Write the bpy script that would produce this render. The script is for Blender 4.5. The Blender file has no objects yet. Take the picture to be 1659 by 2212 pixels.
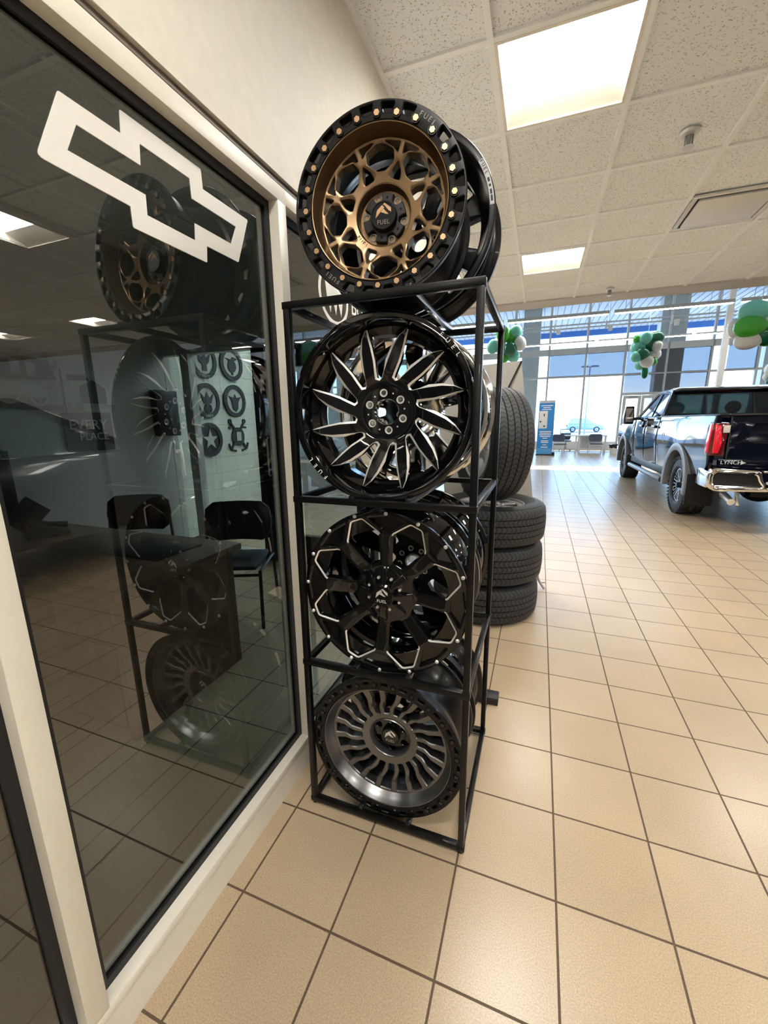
import bpy, bmesh, math, random
import numpy as np
from mathutils import Vector, Matrix
from mathutils.geometry import delaunay_2d_cdt
random.seed(7)
FT = 0.3048                      # every number below is in feet; meshes are scaled to metres
PI = math.pi
sc = bpy.context.scene
col = sc.collection
rad = math.radians

# ------------------------------------------------------------------ camera, world, exposure
cam_data = bpy.data.cameras.new('camera'); cam = bpy.data.objects.new('camera', cam_data); col.objects.link(cam)
cam.location = (-0.45723 * FT, -3.53032 * FT, 4.69438 * FT)
cam.rotation_euler = (rad(77.58021), rad(0.63906), rad(20.49855))
cam_data.sensor_fit = 'HORIZONTAL'; cam_data.sensor_width = 36.0
cam_data.lens = 882.378 / 1659 * 36.0
cam_data.clip_start = 0.02; cam_data.clip_end = 400
sc.camera = cam
vs = sc.view_settings
sc.display_settings.display_device = 'sRGB'
vs.view_transform = 'Standard'; vs.look = 'None'; vs.gamma = 1.0; vs.use_curve_mapping = False
vs.exposure = 2.13
LAMP = 13.0          # ceiling troffers
PEND = 9.0           # linear pendants in the tall hall
SKY = .72
SUN = 1.9

world = bpy.data.worlds.new('sky'); sc.world = world; world.use_nodes = True
nt = world.node_tree; nt.nodes.clear()
wo = nt.nodes.new('ShaderNodeOutputWorld'); bg = nt.nodes.new('ShaderNodeBackground')
tc = nt.nodes.new('ShaderNodeTexCoord'); sx = nt.nodes.new('ShaderNodeSeparateXYZ')
rp = nt.nodes.new('ShaderNodeValToRGB'); mp = nt.nodes.new('ShaderNodeMapRange')
nt.links.new(tc.outputs['Generated'], sx.inputs[0]); nt.links.new(sx.outputs['Z'], mp.inputs['Value'])
mp.inputs['From Min'].default_value = -0.05; mp.inputs['From Max'].default_value = 0.6
nt.links.new(mp.outputs[0], rp.inputs[0]); nt.links.new(rp.outputs[0], bg.inputs[0]); nt.links.new(bg.outputs[0], wo.inputs[0])
e = rp.color_ramp.elements
e[0].position = 0.0; e[0].color = (.86, .95, 1.0, 1)
e[1].position = 1.0; e[1].color = (0.16, 0.36, 0.85, 1)
for q, c in ((0.10, (0.86, 0.95, 1.0, 1)), (0.22, (0.42, 0.68, 1.0, 1))):
    k = e.new(q); k.color = c
bg.inputs['Strength'].default_value = 2.4 * SKY
sl = bpy.data.lights.new('sun', 'SUN'); so = bpy.data.objects.new('sun', sl); col.objects.link(so)
sl.energy = SUN; sl.angle = rad(1.0); sl.color = (1.0, 0.95, 0.88)
so.rotation_euler = (rad(-50), rad(8), rad(0))       # low from beyond the far windows

# ------------------------------------------------------------------ materials
def nmat(name):
    m = bpy.data.materials.new(name); m.use_nodes = True
    return m, m.node_tree, m.node_tree.nodes['Principled BSDF']
def mat(name, c, rough=.5, metal=0, coat=0, noise=0, nscale=60, spec=.5, bump=0, emit=None, es=0):
    m, t, b = nmat(name)
    b.inputs['Base Color'].default_value = (*c, 1); b.inputs['Roughness'].default_value = rough
    b.inputs['Metallic'].default_value = metal; b.inputs['Coat Weight'].default_value = coat
    b.inputs['Coat Roughness'].default_value = .03; b.inputs['Specular IOR Level'].default_value = spec
    if emit: b.inputs['Emission Color'].default_value = (*emit, 1); b.inputs['Emission Strength'].default_value = es
    n = t.nodes.new('ShaderNodeTexNoise'); n.inputs['Scale'].default_value = nscale; n.inputs['Detail'].default_value = 3
    g = t.nodes.new('ShaderNodeTexCoord'); t.links.new(g.outputs['Object'], n.inputs['Vector'])
    if noise:
        r = t.nodes.new('ShaderNodeValToRGB')
        r.color_ramp.elements[0].position = .3; r.color_ramp.elements[1].position = .7
        r.color_ramp.elements[0].color = (*[x * (1 - noise) for x in c], 1); r.color_ramp.elements[1].color = (*[min(1, x * (1 + noise)) for x in c], 1)
        t.links.new(n.outputs['Fac'], r.inputs[0]); t.links.new(r.outputs[0], b.inputs['Base Color'])
    if bump:
        bp = t.nodes.new('ShaderNodeBump'); bp.inputs['Strength'].default_value = bump; bp.inputs['Distance'].default_value = .002
        t.links.new(n.outputs['Fac'], bp.inputs['Height']); t.links.new(bp.outputs[0], b.inputs['Normal'])
    return m
def glass(name, tint, ior=1.5, rough=0.0, gloss=1.0):
    m, t, b = nmat(name); t.nodes.remove(b); out = t.nodes['Material Output']
    f = t.nodes.new('ShaderNodeFresnel'); f.inputs['IOR'].default_value = ior
    tr = t.nodes.new('ShaderNodeBsdfTransparent'); tr.inputs[0].default_value = (*tint, 1)
    gl = t.nodes.new('ShaderNodeBsdfGlossy'); gl.inputs['Roughness'].default_value = rough; gl.inputs[0].default_value = (gloss, gloss, gloss, 1)
    mx = t.nodes.new('ShaderNodeMixShader'); ge = t.nodes.new('ShaderNodeNewGeometry'); iv = t.nodes.new('ShaderNodeMath'); iv.operation = 'SUBTRACT'; iv.inputs[0].default_value = 1
    fm = t.nodes.new('ShaderNodeMath'); fm.operation = 'MULTIPLY'; t.links.new(ge.outputs['Backfacing'], iv.inputs[1]); t.links.new(iv.outputs[0], fm.inputs[0]); t.links.new(f.outputs[0], fm.inputs[1])
    t.links.new(fm.outputs[0], mx.inputs[0]); t.links.new(tr.outputs[0], mx.inputs[1]); t.links.new(gl.outputs[0], mx.inputs[2]); t.links.new(mx.outputs[0], out.inputs[0])
    return m
def emis(name, c, s):
    m, t, b = nmat(name); t.nodes.remove(b); e = t.nodes.new('ShaderNodeEmission')
    e.inputs[0].default_value = (*c, 1); e.inputs[1].default_value = s; t.links.new(e.outputs[0], t.nodes['Material Output'].inputs[0]); return m

def tile_floor():
    m, t, b = nmat('floor_tile'); N = t.nodes.new; L = t.links.new
    g = N('ShaderNodeTexCoord'); mp = N('ShaderNodeMapping'); mp.inputs['Scale'].default_value = (1 / FT,) * 3
    mp.inputs['Location'].default_value = (40.0, 40.0, 0)
    L(g.outputs['Object'], mp.inputs['Vector'])
    br = N('ShaderNodeTexBrick'); br.offset = 0; br.squash = 1
    for k, v in (('Scale', 1), ('Mortar Size', .0115), ('Mortar Smooth', .15), ('Bias', 0), ('Brick Width', 1), ('Row Height', 1)): br.inputs[k].default_value = v
    br.inputs['Color1'].default_value = (.50, .385, .25, 1); br.inputs['Color2'].default_value = (.54, .42, .28, 1); br.inputs['Mortar'].default_value = (.115, .075, .045, 1)
    L(mp.outputs[0], br.inputs['Vector'])
    n = N('ShaderNodeTexNoise'); n.inputs['Scale'].default_value = 260; n.inputs['Detail'].default_value = 2; L(g.outputs['Object'], n.inputs['Vector'])
    n2 = N('ShaderNodeTexNoise'); n2.inputs['Scale'].default_value = 3; L(g.outputs['Object'], n2.inputs['Vector'])
    r = N('ShaderNodeMapRange'); r.inputs['From Min'].default_value = .3; r.inputs['From Max'].default_value = .7; r.inputs['To Min'].default_value = .78; r.inputs['To Max'].default_value = 1.18
    L(n.outputs['Fac'], r.inputs['Value'])
    r2 = N('ShaderNodeMapRange'); r2.inputs['From Min'].default_value = .3; r2.inputs['From Max'].default_value = .7; r2.inputs['To Min'].default_value = .94; r2.inputs['To Max'].default_value = 1.05
    L(n2.outputs['Fac'], r2.inputs['Value'])
    mm = N('ShaderNodeMath'); mm.operation = 'MULTIPLY'; L(r.outputs[0], mm.inputs[0]); L(r2.outputs[0], mm.inputs[1])
    hs = N('ShaderNodeMix'); hs.data_type = 'RGBA'; hs.blend_type = 'MULTIPLY'; hs.inputs['Factor'].default_value = 1
    L(br.outputs['Color'], hs.inputs['A']); L(mm.outputs[0], hs.inputs['B']); L(hs.outputs['Result'], b.inputs['Base Color'])
    ro = N('ShaderNodeMapRange'); ro.inputs['To Min'].default_value = .30; ro.inputs['To Max'].default_value = .75; L(br.outputs['Fac'], ro.inputs['Value']); L(ro.outputs[0], b.inputs['Roughness'])
    bp = N('ShaderNodeBump'); bp.invert = True; bp.inputs['Strength'].default_value = .6; bp.inputs['Distance'].default_value = .002; L(br.outputs['Fac'], bp.inputs['Height']); L(bp.outputs[0], b.inputs['Normal'])
    b.inputs['Specular IOR Level'].default_value = .6
    return m
def ceil_tile():
    m, t, b = nmat('ceiling_tile'); N = t.nodes.new; L = t.links.new
    g = N('ShaderNodeTexCoord'); v = N('ShaderNodeTexVoronoi'); v.inputs['Scale'].default_value = 95
    n = N('ShaderNodeTexNoise'); n.inputs['Scale'].default_value = 55; n.inputs['Detail'].default_value = 3
    n0 = N('ShaderNodeTexNoise'); n0.inputs['Scale'].default_value = 30
    ad = N('ShaderNodeVectorMath'); ad.operation = 'ADD'; sc_ = N('ShaderNodeVectorMath'); sc_.operation = 'SCALE'; sc_.inputs['Scale'].default_value = .03
    L(g.outputs['Object'], n0.inputs['Vector']); L(n0.outputs['Color'], sc_.inputs[0]); L(g.outputs['Object'], ad.inputs[0]); L(sc_.outputs[0], ad.inputs[1])
    L(ad.outputs[0], v.inputs['Vector']); L(g.outputs['Object'], n.inputs['Vector'])
    a = N('ShaderNodeMath'); a.operation = 'LESS_THAN'; a.inputs[1].default_value = .30; L(v.outputs['Distance'], a.inputs[0])
    c = N('ShaderNodeMath'); c.operation = 'GREATER_THAN'; c.inputs[1].default_value = .47; L(n.outputs['Fac'], c.inputs[0])
    d = N('ShaderNodeMath'); d.operation = 'MULTIPLY'; L(a.outputs[0], d.inputs[0]); L(c.outputs[0], d.inputs[1])
    mx = N('ShaderNodeMix'); mx.data_type = 'RGBA'; mx.inputs['A'].default_value = (.90, .925, .935, 1); mx.inputs['B'].default_value = (.50, .50, .47, 1)
    L(d.outputs[0], mx.inputs['Factor']); L(mx.outputs['Result'], b.inputs['Base Color']); b.inputs['Roughness'].default_value = .9
    bp = N('ShaderNodeBump'); bp.invert = True; bp.inputs['Strength'].default_value = .5; bp.inputs['Distance'].default_value = .002; L(d.outputs[0], bp.inputs['Height']); L(bp.outputs[0], b.inputs['Normal'])
    return m
def cmu():
    m, t, b = nmat('painted_block'); N = t.nodes.new; L = t.links.new
    g = N('ShaderNodeTexCoord'); sp = N('ShaderNodeSeparateXYZ'); cb = N('ShaderNodeCombineXYZ')
    L(g.outputs['Object'], sp.inputs[0]); L(sp.outputs['Y'], cb.inputs['X']); L(sp.outputs['Z'], cb.inputs['Y'])
    br = N('ShaderNodeTexBrick'); br.inputs['Scale'].default_value = 1; br.inputs['Brick Width'].default_value = .406; br.inputs['Row Height'].default_value = .203; br.inputs['Mortar Size'].default_value = .004
    br.inputs['Color1'].default_value = br.inputs['Color2'].default_value = (.82, .88, .82, 1); br.inputs['Mortar'].default_value = (.55, .58, .53, 1)
    L(cb.outputs[0], br.inputs['Vector']); L(br.outputs['Color'], b.inputs['Base Color']); b.inputs['Roughness'].default_value = .55
    bp = N('ShaderNodeBump'); bp.invert = True; bp.inputs['Strength'].default_value = .5; L(br.outputs['Fac'], bp.inputs['Height']); L(bp.outputs[0], b.inputs['Normal'])
    return m
def rubber_tread():
    m, t, b = nmat('tyre_tread_rubber'); N = t.nodes.new; L = t.links.new
    g = N('ShaderNodeTexCoord'); sp = N('ShaderNodeSeparateXYZ'); L(g.outputs['Object'], sp.inputs[0])
    at = N('ShaderNodeMath'); at.operation = 'ARCTAN2'; L(sp.outputs['Z'], at.inputs[0]); L(sp.outputs['X'], at.inputs[1])
    zz = N('ShaderNodeMath'); zz.operation = 'PINGPONG'; zz.inputs[1].default_value = .045; L(sp.outputs['Y'], zz.inputs[0])
    ml = N('ShaderNodeMath'); ml.operation = 'MULTIPLY_ADD'; ml.inputs[1].default_value = 12.2; L(at.outputs[0], ml.inputs[0])
    m2 = N('ShaderNodeMath'); m2.operation = 'MULTIPLY'; m2.inputs[1].default_value = 22.0; L(zz.outputs[0], m2.inputs[0]); L(m2.outputs[0], ml.inputs[2])
    fr = N('ShaderNodeMath'); fr.operation = 'FRACT'; L(ml.outputs[0], fr.inputs[0])
    lt = N('ShaderNodeMath'); lt.operation = 'LESS_THAN'; lt.inputs[1].default_value = .26; L(fr.outputs[0], lt.inputs[0])
    mx = N('ShaderNodeMix'); mx.data_type = 'RGBA'; mx.inputs['A'].default_value = (.034, .036, .041, 1); mx.inputs['B'].default_value = (.005, .005, .005, 1)
    L(lt.outputs[0], mx.inputs['Factor']); L(mx.outputs['Result'], b.inputs['Base Color']); b.inputs['Roughness'].default_value = .62
    bp = N('ShaderNodeBump'); bp.invert = True; bp.inputs['Strength'].default_value = .9; bp.inputs['Distance'].default_value = .005; L(lt.outputs[0], bp.inputs['Height']); L(bp.outputs[0], b.inputs['Normal'])
    return m

def shade_mat():
    m, t, b = nmat('solar_shade'); out = t.nodes['Material Output']
    tr = t.nodes.new('ShaderNodeBsdfTransparent'); tr.inputs[0].default_value = (.42, .42, .445, 1)
    b.inputs['Base Color'].default_value = (.42, .44, .46, 1); b.inputs['Roughness'].default_value = .8
    mx = t.nodes.new('ShaderNodeMixShader'); mx.inputs[0].default_value = .22
    t.links.new(tr.outputs[0], mx.inputs[1]); t.links.new(b.outputs[0], mx.inputs[2]); t.links.new(mx.outputs[0], out.inputs[0]); return m

M = dict(
 floor=tile_floor(), ceil=ceil_tile(), tbar=mat('grid_white', (.97, .98, .98), .5),
 backwall=mat('taupe_wall', (.16, .15, .14), .7), drywall=mat('cream_drywall', (.80, .765, .67), .65, noise=.03, nscale=25, bump=.08),
 cream=mat('cream_aluminium', (.82, .78, .68), .42, noise=.015), revealm=mat('taupe_trim', (.20, .17, .14), .6),
 gasket=mat('black_gasket', (.006, .007, .009), .45), tile=mat('cove_tile', (.58, .44, .28), .4, noise=.12, nscale=200),
 glass=glass('tinted_glass', (.52, .575, .58), 2.08), clear=glass('clear_glass', (.93, .96, .96), 1.35),
 shade=shade_mat(),
 vinyl=mat('white_vinyl', (.80, .78, .72), .5),
 steel=mat('black_steel', (.004, .004, .004), .34, .0, .05, noise=.3, nscale=150, spec=.25),
 gloss=mat('gloss_black', (.003, .003, .0035), .07, 0, .7, spec=.25), satin=mat('satin_black', (.004, .004, .005), .29, .0, .06, spec=.27),
 matte=mat('matte_black', (.007, .007, .008), .42, spec=.35), bronze=mat('satin_bronze', (.235, .155, .085), .34, .9, noise=.015, nscale=300),
 bolt=mat('bronze_bolt', (.50, .32, .18), .35, .7), milled=mat('milled_aluminium', (.86, .84, .80), .34, .45),
 silver=mat('silver_hardware', (.80, .80, .78), .28, .5), gun=mat('gunmetal', (.205, .207, .21), .27, .92, noise=.015, nscale=250),
 chrome=mat('polished_chrome', (.80, .79, .77), .07, 1.0), steelbar=mat('brushed_shelf_rail', (.008, .009, .011), .25, 0, .2),
 rub=mat('black_rubber', (.020, .0205, .023), .6, bump=.2), tread=rubber_tread(),
 alloy=mat('alloy_silver', (.50, .51, .52), .3, .9),
 whitetxt=mat('white_lettering', (.85, .85, .84), .4), blktxt=mat('black_lettering', (.03, .02, .015), .5), greytxt=mat('grey_lettering', (.26, .25, .22), .4),
 lens=emis('lamp_lens', (1.0, .965, .905), LAMP), refl=mat('lamp_reflector', (.85, .80, .70), .5), pend=emis('pendant_lens', (1.0, .97, .92), PEND),
 white=mat('white_paint', (.78, .78, .76), .5), grey=mat('grey_metal', (.33, .34, .35), .45), lgrey=mat('light_grey_metal', (.55, .57, .57), .4),
 bluegrey=mat('office_wall_paint', (.50, .52, .50), .7), block=cmu(), bulk=mat('bulkhead_paint', (.58, .55, .50), .6),
 wood=mat('walnut_laminate', (.20, .12, .075), .38, noise=.25, nscale=12), plastic=mat('black_plastic', (.012, .012, .014), .4),
 screen=mat('screen', (.03, .035, .045), .08), darkfab=mat('dark_seat', (.02, .022, .03), .55), navyseat=mat('navy_seat', (.05, .06, .10), .5),
 photo=mat('photo_grey', (.34, .36, .36), .3, noise=.5, nscale=14), photod=mat('photo_dark', (.07, .075, .08), .4, noise=.3, nscale=40), photol=mat('photo_light', (.55, .58, .57), .4),
 plaque=mat('plaque_dark', (.05, .055, .06), .4), plaquel=mat('plaque_light', (.62, .66, .62), .5),
 panel=mat('grey_fabric_panel', (.44, .42, .38), .8, noise=.02), blue=mat('blue_print', (.03, .24, .62), .45), bluel=mat('blue_print_light', (.10, .36, .72), .45),
 bal_m=mat('mint_latex', (.20, .66, .55), .22), bal_g=mat('green_latex', (.07, .47, .05), .2), bal_d=mat('forest_latex', (.015, .16, .085), .2), bal_w=mat('pearl_latex', (.78, .80, .78), .22), bal_f=mat('green_foil', (.02, .22, .09), .25, .6),
 ribbon=mat('ribbon', (.75, .78, .76), .5),
 paint=mat('black_blue_car_paint', (.002, .003, .008), .07, 0, .55, spec=.2), carglass=mat('dark_car_glass', (.006, .007, .010), .03, 0, .6),
 flare=mat('grey_satin_flare', (.17, .18, .20), .35), redlamp=mat('red_lamp', (.72, .012, .03), .12, 0, .8), redark=mat('dark_red_lamp', (.10, .003, .008), .08, 0, 1), clearlamp=mat('clear_lamp', (.55, .50, .46), .1, 0, 1),
 concrete=mat('pale_concrete', (.55, .55, .54), .8, noise=.1, nscale=4), asphalt=mat('asphalt', (.24, .25, .26), .9, noise=.15, nscale=2), seam=mat('soffit_seam', (.20, .22, .23), .5), soffit=mat('white_soffit', (.58, .61, .62), .5), fascia=mat('blue_fascia', (.04, .14, .42), .4), colm=mat('grey_cladding', (.55, .58, .60), .5),
 silverpaint=mat('pale_blue_car_paint', (.36, .48, .54), .25, .3, .6), tail=mat('tail_lamp_red', (.5, .02, .02), .3), bag=mat('bin_bag', (.015, .015, .018), .35), darkcar=mat('charcoal_car_paint', (.02, .022, .024), .15, 0, 1), lot=mat('car_far_paint', (.6, .62, .64), .4),
)

# ------------------------------------------------------------------ mesh helpers
class MB:
    def __init__(s): s.v = []; s.f = []
    def add(s, vs_, fs_):
        o = len(s.v); s.v += [tuple(map(float, v)) for v in vs_]; s.f += [tuple(int(i) + o for i in f) for f in fs_]; return s
    def merge(s, m, mtx=None): return s.add([mtx @ Vector(v) for v in m.v] if mtx else m.v, m.f)
    def box(s, a, b):
        x0, x1 = sorted((a[0], b[0])); y0, y1 = sorted((a[1], b[1])); z0, z1 = sorted((a[2], b[2]))
        return s.add([(x0, y0, z0), (x1, y0, z0), (x1, y1, z0), (x0, y1, z0), (x0, y0, z1), (x1, y0, z1), (x1, y1, z1), (x0, y1, z1)],
                     [(0, 3, 2, 1), (4, 5, 6, 7), (0, 1, 5, 4), (1, 2, 6, 5), (2, 3, 7, 6), (3, 0, 4, 7)])
    def bar(s, p, q, w, h=None, up=(0, 0, 1)):
        p = Vector(p); q = Vector(q); h = w if h is None else h; d = (q - p).normalized(); u = Vector(up)
        if abs(d.dot(u)) > .98: u = Vector((0, 1, 0))
        a = d.cross(u).normalized() * w / 2; b = a.cross(d).normalized() * h / 2
        return s.add([p - a - b, p + a - b, p + a + b, p - a + b, q - a - b, q + a - b, q + a + b, q - a + b], [(0, 3, 2, 1), (4, 5, 6, 7), (0, 1, 5, 4), (1, 2, 6, 5), (2, 3, 7, 6), (3, 0, 4, 7)])
    def tube(s, pts, r, n=10, closed=False):
        P = [Vector(p) for p in pts]; R = r if isinstance(r, (list, tuple)) else [r] * len(P); rings = []; k = len(P); nrm = None
        for i, p in enumerate(P):
            a = P[(i - 1) % k] if (closed or i > 0) else p; b = P[(i + 1) % k] if (closed or i < k - 1) else p
            d = (b - a).normalized()
            if nrm is None: nrm = d.orthogonal().normalized()
            nrm = (nrm - d * nrm.dot(d)); nrm = nrm.normalized() if nrm.length > 1e-6 else d.orthogonal().normalized()
            bi = d.cross(nrm); rings.append([p + (nrm * math.cos(t) + bi * math.sin(t)) * R[i] for t in (2 * PI * j / n for j in range(n))])
        return s.loft(rings, wrap=closed)
    def loft(s, rings, wrap=False, caps=True, closed=True):
        n = len(rings[0]); k = len(rings); vs_ = [v for r in rings for v in r]; f = []
        for i in range(k if wrap else k - 1):
            i2 = (i + 1) % k
            for j in range(n if closed else n - 1): f.append((i * n + j, i * n + (j + 1) % n, i2 * n + (j + 1) % n, i2 * n + j))
        if caps and not wrap: f.append(tuple(range(n))[::-1]); f.append(tuple((k - 1) * n + j for j in range(n)))
        return s.add(vs_, f)
    def lathe(s, prof, n=96, axis='y', c=(0, 0, 0), closed=True, a0=0, a1=2 * PI):
        full = abs(a1 - a0 - 2 * PI) < 1e-6; m = n if full else n + 1; rings = []
        for j in range(m):
            t = a0 + (a1 - a0) * j / n; ct, st = math.cos(t), math.sin(t)
            rings.append([(c[0] + r * ct, c[1] + d, c[2] + r * st) if axis == 'y' else (c[0] + r * ct, c[1] + r * st, c[2] + d) if axis == 'z' else (c[0] + d, c[1] + r * ct, c[2] + r * st) for r, d in prof])
        return s.loft(rings, wrap=full, caps=closed, closed=closed)
    def ell(s, c, r, nu=20, nv=12, mtx=None):
        vs_ = []; f = []
        for i in range(nv + 1):
            a = PI * i / nv
            for j in range(nu):
                b = 2 * PI * j / nu; v = Vector((r[0] * math.sin(a) * math.cos(b), r[1] * math.sin(a) * math.sin(b), r[2] * math.cos(a)))
                if mtx: v = mtx @ v
                vs_.append((c[0] + v[0], c[1] + v[1], c[2] + v[2]))
        for i in range(nv):
            for j in range(nu): f.append((i * nu + j, (i + 1) * nu + j, (i + 1) * nu + (j + 1) % nu, i * nu + (j + 1) % nu))
        return s.add(vs_, f)
    def prism(s, poly, fn, d0, d1):
        n = len(poly); return s.add([fn(u, v, d0) for u, v in poly] + [fn(u, v, d1) for u, v in poly], [tuple(range(n))[::-1], tuple(range(n, 2 * n))] + [(i, (i + 1) % n, n + (i + 1) % n, n + i) for i in range(n)])
    def hexa(s, a, b):     # two quads
        return s.loft([a, b])

def finish(name, mb, m, parent=None, bevel=0, angle=35, seg=2):
    me = bpy.data.meshes.new(name); me.from_pydata([(x * FT, y * FT, z * FT) for x, y, z in mb.v], [], mb.f)
    bm = bmesh.new(); bm.from_mesh(me)
    bmesh.ops.remove_doubles(bm, verts=bm.verts, dist=1e-6)
    bmesh.ops.dissolve_degenerate(bm, edges=bm.edges, dist=1e-7)
    bmesh.ops.recalc_face_normals(bm, faces=bm.faces)
    if bevel:
        ed = [e for e in bm.edges if len(e.link_faces) == 2 and e.calc_face_angle(0) > rad(40)]
        bmesh.ops.bevel(bm, geom=ed, offset=bevel * FT, segments=seg, affect='EDGES', profile=.5, clamp_overlap=True)
    for f in bm.faces: f.smooth = True
    bm.to_mesh(me); bm.free(); me.set_sharp_from_angle(angle=rad(angle))
    me.materials.append(M[m] if isinstance(m, str) else m)
    o = bpy.data.objects.new(name, me); col.objects.link(o)
    if parent: o.parent = parent
    return o
def props(o, label=None, cat=None, group=None, kind=None):
    for k, v in (('label', label), ('category', cat), ('group', group), ('kind', kind)):
        if v: o[k] = v
    return o
def thing(name, label, cat, loc=(0, 0, 0), rot=(0, 0, 0), group=None):
    o = bpy.data.objects.new(name, None); o.empty_display_size = .1; col.objects.link(o)
    o.location = [c * FT for c in loc]; o.rotation_euler = rot; return props(o, label, cat, group)
def struct(name, mb, m, parent=None, label=None, bevel=0):
    o = finish(name, mb, m, parent, bevel)
    return o if parent else props(o, label, None, None, 'structure')
def copy_thing(o, parent=None):
    c = o.copy(); col.objects.link(c)
    if parent: c.parent = parent
    for ch in o.children: copy_thing(ch, c)
    return c
_txt = {}
def text_mb(txt, size, align='CENTER', depth=.004, spacing=1.0):
    cu = bpy.data.curves.new('t', 'FONT'); cu.body = txt; cu.size = size; cu.align_x = align; cu.align_y = 'CENTER'; cu.extrude = depth; cu.space_character = spacing; cu.resolution_u = 3
    o = bpy.data.objects.new('t', cu); col.objects.link(o); dg = bpy.context.evaluated_depsgraph_get(); dg.update()
    me = bpy.data.meshes.new_from_object(o.evaluated_get(dg)); mb = MB().add([v.co for v in me.vertices], [p.vertices for p in me.polygons])
    bpy.data.objects.remove(o); bpy.data.curves.remove(cu); bpy.data.meshes.remove(me); return mb
XZ = Matrix(((1, 0, 0, 0), (0, 0, 1, 0), (0, 1, 0, 0), (0, 0, 0, 1)))       # text plane -> x/z plane, thickness along y
YZ = Matrix(((0, 0, 1, 0), (1, 0, 0, 0), (0, 1, 0, 0), (0, 0, 0, 1)))       # text plane -> y/z plane (read from +x)
def T(x, y, z): return Matrix.Translation((x, y, z))

# ---- 2D helpers for plates with holes
def area(l): return sum(l[i][0] * l[(i + 1) % len(l)][1] - l[(i + 1) % len(l)][0] * l[i][1] for i in range(len(l))) / 2
def ccw(l): return list(l) if area(l) > 0 else list(l)[::-1]
def offset(l, d0):            # ccw loop, positive d grows it
    n = len(l); out = []
    for i in range(n):
        d = d0[i] if isinstance(d0, (list, tuple)) else d0
        a, b, c = Vector(l[i - 1]), Vector(l[i]), Vector(l[(i + 1) % n]); u = (b - a); w = (c - b)
        if u.length < 1e-9: u = w
        if w.length < 1e-9: w = u
        n1 = Vector((u.y, -u.x)).normalized(); n2 = Vector((w.y, -w.x)).normalized(); m = n1 + n2
        m = n1 if m.length < 1e-6 else m.normalized(); k = max(.55, m.dot(n1)); out.append(tuple(b + m * d / k))
    return out
def rounded(poly, r, n=4):
    out = []; k = len(poly)
    for i in range(k):
        a, b, c = Vector(poly[i - 1]), Vector(poly[i]), Vector(poly[(i + 1) % k]); u = (a - b); w = (c - b)
        rr = r[i] if isinstance(r, (list, tuple)) else r; t = min(rr, u.length * .48, w.length * .48); p = b + u.normalized() * t; q = b + w.normalized() * t
        for j in range(n + 1):
            s_ = j / n; out.append(tuple(p * (1 - s_) ** 2 + b * 2 * s_ * (1 - s_) + q * s_ * s_))
    return out
def pol(r, deg): return (r * math.cos(rad(deg)), r * math.sin(rad(deg)))
def arc(r, a, b, n): return [pol(r, a + (b - a) * i / n) for i in range(n + 1)]
def inside(P, loops):
    P = np.asarray(P); res = np.zeros(len(P), bool)
    for l in loops:
        A = np.asarray(l); B = np.roll(A, -1, 0)
        for (x0, y0), (x1, y1) in zip(A, B):
            c = (y0 > P[:, 1]) != (y1 > P[:, 1])
            if c.any():
                with np.errstate(divide='ignore', invalid='ignore'): xi = (x1 - x0) * (P[:, 1] - y0) / (y1 - y0) + x0
                res ^= c & (P[:, 0] < xi)
    return res
def segdist(P, loops):
    P = np.asarray(P); best = np.full(len(P), 9e9)
    for l in loops:
        A = np.asarray(l); B = np.roll(A, -1, 0)
        for a, b in zip(A, B):
            d = b - a; t = np.clip(((P - a) @ d) / max(d @ d, 1e-12), 0, 1); best = np.minimum(best, np.hypot(*(P - a - t[:, None] * d).T))
    return best
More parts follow.
